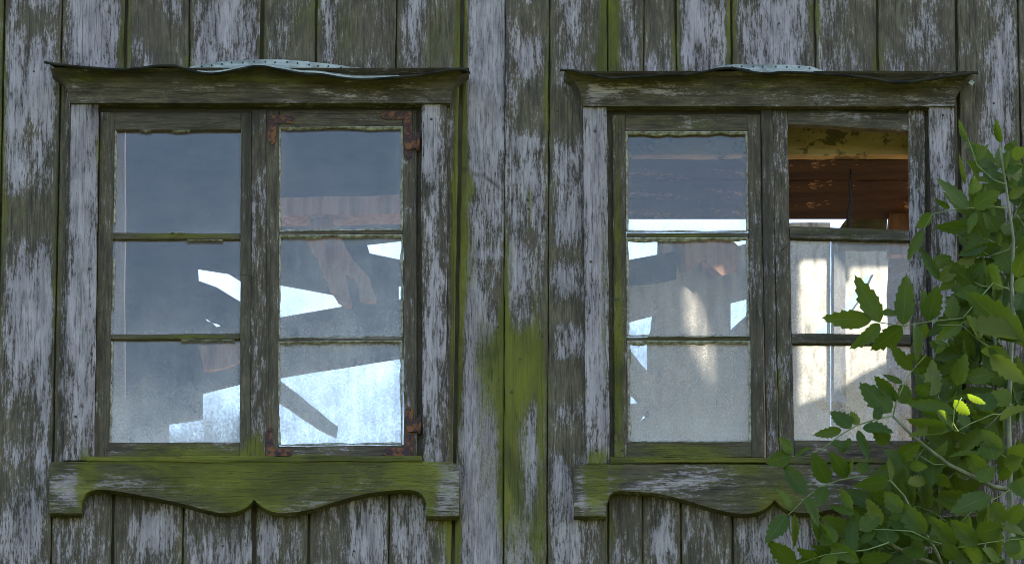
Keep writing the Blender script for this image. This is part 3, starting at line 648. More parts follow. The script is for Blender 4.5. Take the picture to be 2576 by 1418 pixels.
# ---------------- right window
wr = thing('casement_window', P(1940, 1305, 0), 'wooden double window with one pane missing at top right, behind the ash sapling', 'window', 'twin house windows')
key = 'right'
FR_R = [(1409, 174), (1440, 175), (1480, 183), (1520, 191), (1545, 194), (1590, 191), (1650, 186), (1720, 184), (1770, 179), (1815, 170), (1845, 169), (1890, 177), (1930, 183), (1965, 179), (2010, 180), (2060, 183), (2120, 186), (2170, 191), (2215, 198), (2250, 205), (2290, 204), (2330, 197), (2380, 190), (2420, 184), (2450, 180), (2461, 181)]
FT_R = [(1409, 196), (1520, 194), (1545, 189), (1620, 186), (1700, 183), (1780, 178), (1815, 166), (1850, 163), (1920, 163), (1990, 164), (2040, 168), (2070, 178), (2120, 190), (2190, 197), (2225, 195), (2300, 193), (2345, 193), (2400, 198), (2461, 198)]
cornice(wr, key, 1467, 2402, 267, None)
flashing(wr, 1409, 2461, FR_R, FT_R, [(x + random.uniform(-4, 4), 5) for x in list(range(1838, 2050, 28)) + [2250, 2276, 2300, 2326] + list(range(1590, 1790, 30))])
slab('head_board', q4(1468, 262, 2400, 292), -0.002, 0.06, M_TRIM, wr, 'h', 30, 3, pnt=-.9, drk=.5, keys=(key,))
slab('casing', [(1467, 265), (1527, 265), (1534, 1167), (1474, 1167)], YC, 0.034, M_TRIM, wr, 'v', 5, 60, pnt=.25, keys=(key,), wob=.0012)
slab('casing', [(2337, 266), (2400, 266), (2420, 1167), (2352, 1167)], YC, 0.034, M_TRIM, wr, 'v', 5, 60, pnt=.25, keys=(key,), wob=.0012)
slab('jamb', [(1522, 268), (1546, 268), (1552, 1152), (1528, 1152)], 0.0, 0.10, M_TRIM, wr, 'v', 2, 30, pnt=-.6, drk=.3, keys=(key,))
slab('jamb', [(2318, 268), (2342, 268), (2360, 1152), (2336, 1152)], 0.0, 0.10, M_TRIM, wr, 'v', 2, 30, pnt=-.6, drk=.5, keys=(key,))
slab('mullion', [(1914, 268), (1943, 268), (1957, 1152), (1930, 1152)], -0.018, 0.10, M_TRIM, wr, 'v', 3, 50, pnt=-.25, drk=.3, keys=(key,))
s1 = build_sash(wr, key, (1540, 288, 1913, 1150, 1546, 1924), 33, 33,
           [(290, 286, 331, 330, 0, 'top_rail'), (585, 585, 597, 597, .004, 'muntin'), (848, 846, 858, 857, .004, 'muntin'), (1111, 1109, 1150, 1149, 0, 'bottom_rail')],
           [[(1569, 326), (1884, 326), (1886, 591), (1571, 591)], [(1571, 592), (1886, 592), (1888, 852), (1573, 852)], [(1574, 853), (1888, 853), (1893, 1115), (1576, 1115)]],
           [(.04, .12), (.14, .32), (.34, .62)], pnt=-.35)
for (y0, y1, x0, x1) in ((333, 583, 1573, 1880), (600, 846, 1575, 1881), (860, 1111, 1578, 1887)):
    putty_line(s1, (x0 - 1, y0), (x0 + 2, y1), 7, YS + .003, 1); putty_line(s1, (x1 + 2, y0), (x1 + 4, y1), 7, YS + .003, -1)
    putty_line(s1, (x0, y0 - 3), (x1, y0 - 3), 10, YS + .003, 1); putty_line(s1, (x0, y1 + 1), (x1, y1 + 1), 4, YS + .003, -1)
s2 = build_sash(wr, key, (1941, 268, 2326, 1152, 1960, 2338), 39, 42,
           [(270, 286, 312, 328, -.001, 'top_rail'), (568, 579, 598, 605, -.006, 'muntin'), (838, 840, 862, 865, -.006, 'muntin'), (1106, 1108, 1152, 1152, 0, 'bottom_rail')],
           [None, [(1978, 590), (2288, 592), (2294, 848), (1990, 848)], [(1986, 852), (2296, 852), (2298, 1112), (1992, 1112)]],
           [(0, 0), (.16, .22), (.24, .46)], pnt=-.3)
slab('sill', q4(1535, 1149, 2372, 1163), -0.050, 0.07, M_TRIM, wr, 'h', 40, 2, pnt=-.7, alg=.3, drk=.2, keys=(key,), wob=.0015)
CURVE_R = [(1525, 1268), (1528, 1254), (1538, 1240), (1556, 1234), (1580, 1235), (1640, 1239), (1700, 1250), (1760, 1268), (1810, 1282), (1855, 1290), (1895, 1289), (1920, 1281), (1938, 1268), (1950, 1256), (1961, 1268), (1980, 1281), (2005, 1288), (2045, 1288), (2110, 1276), (2180, 1258), (2240, 1242), (2300, 1234), (2340, 1234), (2360, 1242), (2370, 1256), (2373, 1270)]
apron(wr, key, 1443, 2456, 1167, CURVE_R, 1525, 2373, 1297, 1299)
bent_nail(wr, [(1534, 752), (1545, 754), (1561, 752)]); bent_nail(wr, [(1964, 630), (1975, 622), (1988, 606)]); bent_nail(wr, [(2052, 258), (2055, 266), (2064, 275)], -.05)
# loose metal scrap at the end of the flashing
sheet('flashing_tag', [(2436, 208), (2442, 200), (2452, 206), (2446, 216)], [], lambda x, y: P(x, y, -.09), Vector((0, .0015, 0)), M_ZINC, wr)

for w_, x, y in ((wl, 191, 1047), (wl, 225, 676), (wl, 1097, 1095), (wl, 1102, 1071), (wl, 1085, 300), (wr, 1486, 658), (wr, 1500, 1132), (wr, 2372, 290), (wr, 1497, 330)):
    disc_head('nail', P(x, y, YC - .001), .0042, .002, M_NAIL, w_)
for w_, x, y in ((wr, 1962, 312), (wr, 1558, 338), (wr, 1566, 1132), (wl, 272, 1130), (wl, 265, 300)):
    disc_head('nail', P(x, y, YS - .002), .004, .002, M_NAIL, w_)
# ------------------------------------------------------------------ the ruined room behind the windows
def face_sheet(name, outline, holes, Y, mat, thick=0.025, step=40, jag=1.5):
    return sheet(name, outline, holes, lambda x, y: P(x, y, Y), Vector((0, thick, 0)), mat, None, step=step, jag=jag)
holes_l = [
 [(498, 672), (575, 684), (604, 702), (640, 704), (703, 712), (770, 724), (838, 737), (848, 752), (865, 770), (790, 783), (703, 798), (650, 780), (602, 757), (545, 722), (500, 706)],
 [(515, 533), (533, 533), (532, 539), (515, 539)],
 [(518, 796), (532, 806), (548, 810), (560, 818), (545, 822), (535, 812), (520, 806)],
 [(922, 611), (1040, 598), (1040, 660), (930, 637)], [(1003, 715), (1030, 712), (1030, 752), (1003, 752)]]
out_l = [(-200, 100), (1420, 100), (1420, 830), (1060, 888), (1010, 897), (860, 921), (703, 946), (602, 962), (510, 985), (510, 1050), (425, 1062), (425, 1250), (-200, 1250)]
tag(face_sheet('broken_boarding', out_l, holes_l, 2.3, M_BOARDING, step=60), 'dark broken roof boarding with bright sky holes, seen through the bracketed window', 'boarding')
tag(face_sheet('loose_lath', [(690, 945), (712, 962), (850, 1072), (846, 1096), (800, 1075), (690, 1000)], [], 2.0, M_GREY, step=20), 'grey diagonal lath against the sky behind the lowest right pane', 'lath')
tag(face_sheet('splintered_board', [(782, 535), (832, 532), (850, 590), (880, 640), (930, 700), (948, 760), (905, 752), (892, 700), (870, 690), (885, 770), (850, 758), (810, 680), (770, 600)], [], 1.9, M_BROWN, step=16, jag=3), 'splintered brown board hanging behind the middle right pane', 'board')
tag(face_sheet('splintered_board', [(500, 868), (610, 862), (608, 905), (560, 925), (512, 930)], [], 1.9, M_BROWN, step=18, jag=3), 'short brown board end behind the lowest left pane', 'board')
tag(face_sheet('ceiling_beam', [(690, 498), (1100, 488), (1100, 534), (690, 541)], [], 1.85, M_BROWN, .12, step=40), 'brown horizontal beam behind the top pane with the rusty hinge', 'beam')
tag(slab('inner_post', [(293, 300), (316, 300), (312, 1180), (282, 1180)], 0.28, 0.06, M_POST, None, wob=.002), 'pale pinkish post just inside the bracketed window, at its left edge', 'post')
# right room: fascia, flaking ceiling boards, partition facing the sun
tag(slab('inner_fascia', [(1420, 300), (2420, 300), (2420, 391), (1420, 391)], 0.16, 0.04, M_FASCIA, None, 'h', 20, 3, wob=.002), 'ochre flaking fascia board above the missing pane', 'board')
cy0, cz = 0.20, P(1900, 392, 0.16).z
cv = []
for (x, y, z) in ((0.05, cy0, cz), (1.75, cy0, cz), (1.75, 1.12, cz - .012), (0.05, 1.12, cz - .012)): cv.append(Vector((x, y, z)))
# three ceiling boards side by side
for k in range(3):
    y0 = lerp(cy0, .78, k / 3) + .0008; y1 = lerp(cy0, .78, (k + 1) / 3) - .0008; dz = (0, -.002, 0.0)[k]
    vts = [Vector((x, y, z)) for z in (cz + dz, cz + dz + .022) for (x, y) in ((0.05, y0), (1.78, y0), (1.78, y1), (0.05, y1))]
    o = put('ceiling_board', vts, [(0, 1, 2, 3), (4, 5, 6, 7), (0, 1, 5, 4), (1, 2, 6, 5), (2, 3, 7, 6), (3, 0, 4, 7)], M_CEIL)
    tag(o, ('flaking dark brown ceiling board nearest the fascia, above the missing pane', 'flaking dark brown ceiling board, middle one above the missing pane', 'flaking dark brown ceiling board at the sky edge above the missing pane')[k], 'ceiling board', 'flaking ceiling boards')
YAW = math.radians(50)
PN = Vector((math.sin(YAW), -math.cos(YAW), 0)); PO = P(1560, 850, 0.85)
on_part = lambda x, y: PP(x, y, PO, PN)
holes_r = [[(1665, 560), (1560, 560), (1560, 664), (1620, 652), (1665, 642)],
 [(1560, 818), (1600, 806), (1652, 793), (1648, 830), (1640, 850), (1640, 945), (1612, 915), (1585, 880), (1562, 868)],
 [(1838, 763), (1890, 750), (1890, 790), (1862, 815), (1838, 838)],
 [(1583, 975), (1616, 1010), (1586, 1016)], [(1610, 1058), (1630, 1030), (1634, 1046), (1620, 1060)]]
out_r = [(1500, 560), (1560, 560), (1665, 560), (1668, 604), (1770, 610), (1812, 616), (1836, 632), (1838, 648), (1850, 632), (1872, 614), (1905, 606), (1984, 606), (1984, 1260), (1500, 1260)]
out_r = [(1500, 664), (1560, 664), (1620, 652), (1665, 642), (1666, 606)] + out_r[4:]
tag(sheet('partition', out_r, holes_r[1:], on_part, -PN * 0.02, M_PARTITION, None, step=45, jag=1.5), 'grey partition with sky holes behind the cracked-putty panes left of the missing one', 'partition')
tag(sheet('wall_panel', [(1990, 560), (2089, 560), (2089, 1260), (1990, 1260)], [[(2050, 838), (2087, 803), (2087, 838)]], on_part, -PN * 0.012, M_PANEL, None, step=40, jag=.5), 'sunlit stained panel left of the narrow batten, behind the panes under the missing one', 'panel')
tag(sheet('panel_batten', [(2091, 575), (2119, 575), (2122, 1260), (2091, 1260)], [], lambda x, y: on_part(x, y) + PN * .012, -PN * 0.012, M_GREY, None, step=30, jag=.5), 'narrow pale batten between the two sunlit panels', 'batten')
tag(sheet('wall_panel', [(2119, 575), (2300, 575), (2300, 1260), (2124, 1260)], [[(2124, 768), (2180, 694), (2198, 690), (2172, 745), (2124, 812)]], on_part, -PN * 0.012, M_PANEL, None, step=40, jag=.5), 'sunlit stained panel with a bright diagonal slit, right of the narrow batten', 'panel')
tag(sheet('dark_beam', [(1500, 672), (1560, 660), (1664, 640), (1664, 712), (1500, 728)], [], lambda x, y: on_part(x, y) + PN * .06, -PN * .05, M_BOARDING, None, step=30, jag=1), 'dark beam under the small sky gap behind the middle pane with cracked putty', 'beam')
tag(sheet('torn_sheet', [(1690, 612), (1770, 604), (1812, 610), (1836, 630), (1830, 690), (1790, 700), (1745, 660), (1700, 690)], [], lambda x, y: on_part(x, y) + PN * .045, -PN * .03, M_BROWN, None, step=22, jag=3), 'torn brown sheet hanging at the top edge of the grey partition', 'sheet')
lg = [P(2262, y, 0.9) for y in range(420, 1300, 40)]
tag(tube('log_post', lg, [0.038 + .003 * math.sin(i * 1.7) for i in range(len(lg))], M_BARK, None, 12), 'stripped log post lit by sun at the right of the missing pane', 'post')
tag(face_sheet('diagonal_brace', [(2286, 330), (2345, 330), (2345, 480), (2300, 640), (2236, 640), (2236, 548), (2262, 440)], [], .72, M_BROWN, .04, 24, 2), 'slanting brown brace plank at the right edge of the missing pane', 'brace')
tag(face_sheet('mossy_beam_end', [(2122, 560), (2135, 545), (2232, 540), (2232, 620), (2110, 620), (2108, 580)], [], 1.05, M_MOSSYBEAM, .05, 20), 'mossy beam end showing under the ceiling boards, right of the bright strip', 'beam')
twig = [P(2137, 590, .3), P(2135, 540, .3), P(2142, 500, .29), P(2138, 460, .28), P(2140, 425, .28)]
tag(tube('dry_vine', twig, [.006, .008, .006, .005, .002], M_NAIL, None, 6), 'dry vine stem hanging in the missing pane', 'vine')

# side walls, back and floor of the house; the unseen right wall is a sun mask, gaps cut to shape the patches
XB = 2.62
def cast(p):      # along the sun direction onto the side wall
    t = (XB - p.x) / SUN.x; q = p + SUN * t; return (q.y, q.z)
lit1 = [(2012, 640), (2088, 638), (2118, 676), (2140, 700), (2136, 655), (2300, 655), (2300, 885), (2240, 905), (2160, 945), (2100, 985), (2060, 1000), (2012, 1015)]
lit2 = [(1720, 700), (1748, 702), (1778, 765), (1800, 830), (1810, 880), (1810, 972), (1788, 966), (1750, 900), (1722, 815)]
FZ = P(0, 1200, 0).z - .25
floor_spot = [Vector((x, y, FZ)) for x, y in ((0.75, 0.12), (2.0, 0.12), (2.0, 1.35), (1.5, 1.25), (0.95, .62))]  # sun spot on the unseen floor, added for warm bounce light
shole = [[cast(p) for p in floor_spot]] + [[cast(on_part(x, y)) for x, y in lit1], [cast(on_part(x, y)) for x, y in lit2]]
side_out = [(0.06, 4.6), (4.2, 4.6), (4.2, Z0 + 4.2), (0.06, Z0 + 4.2)]
tag(sheet('wall_side', side_out, shole, lambda y, z: Vector((XB, y, z)), Vector((0.025, 0, 0)), M_BOUNCE, None, step=.4, jag=0), kind='structure')
tag(sheet('wall_side_far', side_out, [], lambda y, z: Vector((-2.45, y, z)), Vector((-0.025, 0, 0)), M_BOARDING, None), kind='structure')
tag(sheet('floor', [(-2.4, .07), (2.08, .07), (2.08, 4.2), (-2.4, 4.2)], [], lambda x, y: Vector((x, y, FZ)), Vector((0, 0, -.03)), M_FLOOR, None), kind='structure')

# ------------------------------------------------------------------ ash sapling in front of the right window
def leaf_material():
    t = NT('ash_leaf'); g = t.attr('lco', True)
    sp = t.n('ShaderNodeSeparateXYZ'); t.set(sp.inputs[0], g); x, y = sp.outputs[0], sp.outputs[1]
    oi = t.n('ShaderNodeObjectInfo').outputs['Random']
    tc = t.n('ShaderNodeTexCoord').outputs['Object']
    nz = t.noise(t.scale(tc, 6, 6, 6), 1, 4, 0.6)
    ax = t.math('ABSOLUTE', x)
    mid = t.step(ax, 0.07, 0.02)
    v = t.math('ADD', t.math('MULTIPLY', y, 9.0), t.math('MULTIPLY', ax, -2.2))
    v = t.math('ABSOLUTE', t.math('SUBTRACT', t.math('FRACT', v), 0.5))
    vein = t.math('MULTIPLY', t.step(v, 0.10, 0.02), 0.30)
    col = t.mix(oi, (0.028, 0.060, 0.004), (0.080, 0.112, 0.007))
    col = t.mix(t.math('MULTIPLY', t.step(nz, 0.35, 0.7), 0.4), col, (0.020, 0.042, 0.010))
    col = t.mix(t.math('MULTIPLY', t.step(oi, 0.86, 1.0), 0.55), col, (0.15, 0.15, 0.02))
    sp2 = t.noise(t.scale(tc, 17, 17, 17), 1, 3, 0.6); col = t.mix(t.math('MULTIPLY', t.step(sp2, 0.66, 0.72), 0.7), col, (0.075, 0.055, 0.02))
    col = t.mix(t.math('MAXIMUM', t.math('MULTIPLY', mid, 0.75), vein), col, (0.10, 0.14, 0.035))
    p = t.principled(col, 0.50, 0.24, t.math('ADD', t.math('MULTIPLY', v, -0.6), nz), 0.15, 0.004)
    tl = t.n('ShaderNodeBsdfTranslucent'); t.set(tl.inputs[0], t.mix(0.6, col, (0.26, 0.38, 0.02)))
    mx = t.n('ShaderNodeMixShader'); mx.inputs[0].default_value = 0.42
    t.t.links.new(p.outputs[0], mx.inputs[1]); t.t.links.new(tl.outputs[0], mx.inputs[2]); t.t.links.new(mx.outputs[0], t.out.inputs[0]); return t.m
M_LEAF = leaf_material()
M_STALK = simple('green_stalk', (0.10, 0.14, 0.035), (0.17, 0.21, 0.07), (30, 30, 30), 0.55, 0.35)
M_STEM = simple('young_ash_bark', (0.085, 0.090, 0.045), (0.17, 0.165, 0.10), (40, 40, 12), 0.6, 0.35)

def leaflet_mesh(k):
    r = random.Random(100 + k); n = 13
    verts, faces, lc = [], [], []
    fold = r.uniform(0.05, 0.38); curl = r.uniform(-0.10, 0.30); side = r.uniform(-0.07, 0.07); twist = r.uniform(-.35, .35)
    for i in range(n + 1):
        t = i / n
        w = 0.5 * (t ** 0.70) * ((1 - t) ** 1.15) * 2.75
        if i == n: w = 0.0
        for sgn in (-1, 1):
            ww = w * (1 + (0.14 if i % 2 else -0.08) * (0.18 < t < .93) + r.uniform(-.07, .07))
            sh = 0.045 if i % 2 else 0.0
            verts_ = (sgn * ww, t + sh * (0.2 < t < .95), abs(ww) * fold - curl * t * t + 0.035 * math.sin(t * 9 + k) * ww * 2 + twist * sgn * ww * t)
            mid = (0.0, t, -curl * t * t)
            if sgn < 0: a = verts_
            else: b = verts_
        bend = side * t * t
        for v_, l in ((a, -1), (mid, 0), (b, 1)):
            verts.append(Vector((v_[0] + bend, v_[1], v_[2]))); lc.append((float(l) * (1 if w > .02 else .3), t, 0.0))
    for i in range(n):
        q = i * 3; faces += [(q, q + 1, q + 4, q + 3), (q + 1, q + 2, q + 5, q + 4)]
    me = bpy.data.meshes.new('leaflet'); me.from_pydata([tuple(v) for v in verts], [], faces)
    a = me.attributes.new('lco', 'FLOAT_VECTOR', 'POINT'); a.data.foreach_set('vector', [c for v in lc for c in v])
    me.materials.append(M_LEAF); me.polygons.foreach_set('use_smooth', [True] * len(me.polygons)); return me
LEAFM = [leaflet_mesh(k) for k in range(10)]
lr = random.Random(21)
LCOUNT, MASS_V, MASS_F, MASS_L = [0], [], [], []
def leaflet(parent, b, t, wpx, blue=False):
    """leaflet from world point b to t; wpx: width over length"""
    d = t - b; L = d.length; d.normalize()
    view = (CAM - b).normalized()
    nrm = view + Vector((lr.uniform(-.55, .55), 0, lr.uniform(-.5, .25)))
    if blue: nrm = view + Vector((lr.uniform(-.3, .3), 0, lr.uniform(.5, 1.0)))
    nrm = (nrm - d * nrm.dot(d)).normalized(); x = d.cross(nrm).normalized()
    L *= 1.14; M = Matrix((x * (L * wpx * 1.06), d * L, nrm * L * .7)).transposed().to_4x4()
    M.translation = b - base_of(parent)
    me = lr.choice(LEAFM); LCOUNT[0] += 1
    if LCOUNT[0] > 296:          # past 300 of them: the rest, mostly hidden behind, become one mass
        Mw = M.copy(); Mw.translation = b; k0 = len(MASS_V)
        MASS_V.extend(Mw @ v.co for v in me.vertices); MASS_F.extend(tuple(k0 + i for i in p.vertices) for p in me.polygons)
        MASS_L.extend(tuple(d_.vector) for d_ in me.attributes['lco'].data); return None
    o = bpy.data.objects.new('leaflet', me); C.objects.link(o); o.parent = parent; o.matrix_basis = M
    return o
def za(X, Y): return ((2050 + X / 2.363) / 1.0578, (300 + Y / 2.363) / 1.0578)
def zb(X, Y): return ((2050 + X / 2.025) / 1.0578, (800 + Y / 2.025) / 1.0578)
YSAP = -0.33
sap = thing('ash_sapling', (P(2548, 1418, YSAP).x, YSAP, 5.3), 'leafy green ash sapling with toothed leaflets in front of the window with the missing pane', 'sapling')
stem_px = [zb(1285, 1418), zb(1296, 1150), zb(1291, 1010), zb(1287, 800), zb(1284, 620), za(1525, 1230), za(1518, 1080), za(1528, 800), za(1500, 600), za(1480, 450), za(1460, 330), za(1440, 220)]
sp_ = [Vector((sap.location.x + .03, YSAP + .05, 5.3)), Vector((sap.location.x - .02, YSAP, 6.4))] + [P(x, y, YSAP) for x, y in stem_px]
rad = [.016, .014] + [lerp(.012, .0025, (i / (len(stem_px) - 1)) ** .7) for i in range(len(stem_px))]
tube('stem', sp_, rad, M_STEM, sap, 8)
def branch(pts, r0, r1, Y0, Y1, mat=None):
    n = len(pts); return tube('branch', [P(x, y, lerp(Y0, Y1, i / (n - 1))) for i, (x, y) in enumerate(pts)], [lerp(r0, r1, i / (n - 1)) for i in range(n)], mat or M_STEM, sap, 7)
branch([zb(1285, 1015), zb(1200, 1000), zb(1100, 950), zb(960, 880), zb(870, 810), zb(770, 730), zb(660, 620)], .008, .004, YSAP, -.42)
branch([zb(1295, 1015), zb(1340, 980), zb(1400, 930), zb(1500, 850)], .007, .004, YSAP, -.3)
branch([zb(900, 1418), zb(800, 1385), zb(680, 1330), zb(640, 1300)], .007, .005, -.3, -.38)
branch([zb(930, 1440), zb(900, 1360), zb(860, 1290), zb(800, 1200), zb(720, 1050), zb(650, 970)], .006, .003, -.3, -.4)
branch([zb(1210, 480), zb(1225, 350), zb(1215, 250), zb(1200, 150), za(1380, 900), za(1385, 800)], .0055, .003, -.22, -.22)
def compound(path, leaves, Y0=-.36, Y1=-.42, r=.0021):
    n = len(path); pts = [P(x, y, lerp(Y0, Y1, i / max(1, n - 1))) for i, (x, y) in enumerate(path)]
    o = tube('compound_leaf', pts, [lerp(r * 1.2, r * .6, i / max(1, n - 1)) for i in range(n)], M_STALK, sap, 5)
    for lf in leaves:
        (bx, by), (tx, ty), w = lf[:3]; blue = len(lf) > 3
        if min(bx, tx) > 2590 or min(by, ty) > 1430: continue
        k = min(range(n), key=lambda i: (path[i][0] - bx) ** 2 + (path[i][1] - by) ** 2); yb = lerp(Y0, Y1, k / max(1, n - 1))
        b = P(bx, by, yb); t = P(tx, ty, yb + lr.uniform(-.05, .04)); Lp = math.hypot(tx - bx, ty - by)
        b = pts[k].lerp(b, .85)
        leaflet(o, b, t, w / Lp, blue)
def Z(f, *ls):
    out = []
    sc_ = 2.363 if f is za else 2.025
    for l in ls: out.append((f(l[0], l[1]), f(l[2], l[3]), l[4] / sc_ / 1.0578) + (('b',) if len(l) > 5 else ()))
    return out
pz = lambda f, *p: [f(*q) for q in p]
compound(pz(za, (1500, 1110), (1400, 1070), (1210, 1290), (1000, 1312), (835, 1340), (690, 1318), (640, 1302)), Z(za, (690, 1318, 545, 1055, 130), (640, 1300, 352, 1302, 118), (835, 1335, 850, 1045, 125), (690, 1328, 525, 1470, 95), (830, 1345, 650, 1478, 130), (700, 1250, 800, 1262, 60, 1), (990, 1305, 1045, 1108, 125), (1000, 1310, 960, 1130, 80, 1), (1110, 1300, 1150, 1165, 100)), -.40, -.46)
compound(pz(za, (1500, 600), (1400, 590), (1250, 600), (1120, 615), (1020, 635), (965, 735)), Z(za, (1250, 612, 1068, 428, 105), (1020, 632, 925, 722, 70), (962, 738, 868, 905, 75), (1240, 748, 1058, 715, 85), (1130, 600, 1040, 545, 40), (1280, 590, 1425, 500, 110), (1300, 630, 1245, 740, 60, 1)), -.36, -.40)
compound(pz(za, (1480, 450), (1400, 420), (1300, 330), (1270, 240), (1240, 160)), Z(za, (1245, 190, 1186, 55, 40), (1290, 270, 1268, 195, 40), (1300, 295, 1362, 208, 48), (1320, 355, 1376, 275, 55), (1390, 445, 1368, 290, 90, 1), (1290, 455, 1245, 305, 45, 1), (1218, 468, 1184, 280, 40), (1240, 480, 1310, 462, 70)), -.34, -.34)
compound(pz(za, (1500, 600), (1490, 500), (1460, 300), (1445, 170)), Z(za, (1448, 190, 1420, 55, 55), (1470, 230, 1540, 205, 40), (1530, 275, 1600, 228, 60), (1560, 330, 1512, 375, 50), (1500, 420, 1575, 330, 70), (1475, 470, 1400, 420, 70, 1), (1505, 545, 1595, 470, 70), (1540, 480, 1500, 400, 60, 1)), -.33, -.30)
compound(pz(za, (1528, 800), (1500, 860), (1380, 900), (1250, 820), (1150, 750)), Z(za, (1530, 1045, 1432, 805, 165), (1350, 985, 1440, 1085, 110), (1250, 830, 1180, 760, 60), (1180, 760, 1300, 730, 60), (1330, 770, 1425, 700, 60), (1410, 740, 1350, 640, 80), (1420, 870, 1330, 860, 60, 1), (1460, 760, 1520, 700, 70)), -.32, -.30)
compound(pz(za, (1500, 1100), (1330, 1090), (1180, 1010), (1060, 1030), (1010, 960)), Z(za, (1060, 1055, 945, 858, 70, 1), (1020, 960, 1135, 905, 80), (1180, 1020, 1265, 905, 110), (1060, 1060, 1180, 960, 90), (1250, 1040, 1330, 950, 80), (1200, 1120, 1290, 1170, 90, 1), (1330, 1100, 1270, 1200, 80), (1150, 1040, 1080, 1110, 70)), -.30, -.34)
compound(pz(za, (1530, 1230), (1560, 1330), (1600, 1420)), Z(za, (1590, 1440, 1262, 1168, 190), (1560, 1420, 1262, 1285, 150, 1), (1540, 1240, 1600, 1130, 90), (1540, 1100, 1620, 1040, 90), (1545, 1000, 1600, 880, 80)), -.40, -.42)
compound(pz(zb, (660, 618), (560, 640), (470, 668), (380, 720), (290, 790), (190, 835), (110, 838)), Z(zb, (650, 600, 497, 452, 115), (430, 690, 333, 597, 85), (385, 690, 252, 722, 52), (110, 832, -5, 872, 85), (120, 820, 60, 740, 60, 1), (140, 832, 215, 795, 50, 1), (450, 775, 366, 800, 92, 1), (480, 670, 432, 603, 48), (500, 690, 650, 700, 90, 1), (330, 760, 420, 790, 60, 1), (560, 640, 600, 575, 55), (470, 700, 530, 850, 50, 1)), -.44, -.47)
compound(pz(zb, (660, 620), (680, 540), (720, 450), (760, 380), (840, 290)), Z(zb, (765, 372, 658, 252, 66), (712, 442, 618, 402, 36), (660, 510, 570, 418, 62), (770, 545, 690, 455, 90), (690, 540, 640, 470, 60), (760, 375, 880, 372, 36), (890, 522, 884, 328, 108), (1032, 485, 1046, 298, 108), (800, 520, 850, 450, 70), (1095, 440, 1196, 392, 72), (900, 270, 960, 235, 40, 1)), -.42, -.40)
compound(pz(zb, (1290, 610), (1200, 610), (1080, 660), (1000, 705), (950, 650)), Z(zb, (1010, 605, 758, 556, 78, 1), (950, 692, 768, 648, 80), (955, 700, 768, 722, 60, 1), (1130, 590, 1180, 500, 110, 1), (1300, 540, 1190, 505, 110, 1), (1060, 690, 1020, 590, 70, 1), (1240, 650, 1367, 560, 70, 1), (950, 520, 1120, 500, 30)), -.40, -.44)
compound(pz(zb, (720, 1050), (650, 970), (500, 945), (380, 962), (270, 1000), (190, 1060), (110, 1140), (85, 1162)), Z(zb, (318, 980, 235, 838, 92), (420, 948, 336, 828, 82), (482, 930, 510, 868, 50), (640, 968, 478, 1000, 82), (195, 1045, 78, 898, 82), (120, 1112, 44, 1018, 66, 1), (195, 1052, 255, 1195, 56, 1), (240, 1170, 262, 1275, 44, 1), (88, 1150, -5, 1282, 82), (130, 1148, 135, 1312, 40), (420, 940, 440, 860, 30, 1), (290, 1000, 265, 1085, 60, 1), (640, 965, 650, 850, 30)), -.44, -.48)
compound(pz(zb, (960, 880), (880, 880), (800, 830), (740, 800)), Z(zb, (690, 850, 784, 780, 92), (850, 870, 950, 765, 62), (870, 1010, 884, 815, 95, 1), (1020, 965, 1088, 842, 95), (960, 905, 1010, 850, 70), (640, 830, 700, 880, 60), (730, 1010, 840, 960, 70), (900, 940, 960, 1000, 70), (740, 900, 830, 890, 50), (620, 760, 560, 700, 70)), -.36, -.40)
compound(pz(zb, (1290, 1015), (1240, 1050), (1180, 1080), (1120, 1080)), Z(zb, (1190, 1045, 995, 1112, 105, 1), (1110, 785, 972, 832, 56, 1), (1240, 765, 1145, 705, 66), (1190, 830, 1172, 735, 105), (1260, 875, 1345, 845, 90), (1310, 825, 1345, 780, 60), (1200, 1085, 1262, 1185, 90), (1335, 950, 1380, 1050, 90), (1290, 880, 1240, 960, 80), (1150, 900, 1060, 840, 80), (1130, 960, 1190, 890, 80)), -.38, -.42)
compound(pz(zb, (640, 1300), (520, 1340), (300, 1365), (150, 1415)), Z(zb, (130, 1420, 3, 1308, 105), (245, 1392, 150, 1338, 56), (335, 1305, 248, 1198, 96), (480, 1405, 645, 1375, 85), (430, 1375, 432, 1158, 70), (470, 1420, 318, 1308, 80), (640, 1315, 622, 1215, 105), (300, 1370, 330, 1440, 60), (360, 1290, 300, 1210, 70, 1)), -.44, -.46)
compound(pz(zb, (860, 1290), (760, 1240), (600, 1230), (480, 1230)), Z(zb, (845, 1285, 645, 1178, 125, 1), (840, 1245, 688, 1095, 105), (482, 1235, 582, 1148, 92), (440, 1105, 380, 1018, 52), (450, 1130, 330, 1110, 40), (600, 1200, 520, 1080, 70), (700, 1120, 620, 1040, 80), (560, 1240, 480, 1300, 60, 1)), -.42, -.46)
compound(pz(zb, (860, 1290), (1000, 1330), (1120, 1310), (1250, 1290), (1367, 1280)), Z(zb, (1105, 1245, 1245, 1212, 125), (1000, 1305, 868, 1178, 95), (1240, 1205, 1372, 1255, 100, 1), (1112, 1322, 985, 1195, 100), (1255, 1335, 1372, 1300, 90), (1290, 1180, 1345, 1098, 80), (1372, 1405, 1288, 1290, 110), (900, 1320, 880, 1230, 70, 1), (1000, 1400, 940, 1310, 90), (1150, 1410, 1060, 1340, 100), (820, 1400, 720, 1330, 90, 1), (1230, 1420, 1160, 1330, 90, 1)), -.42, -.46)
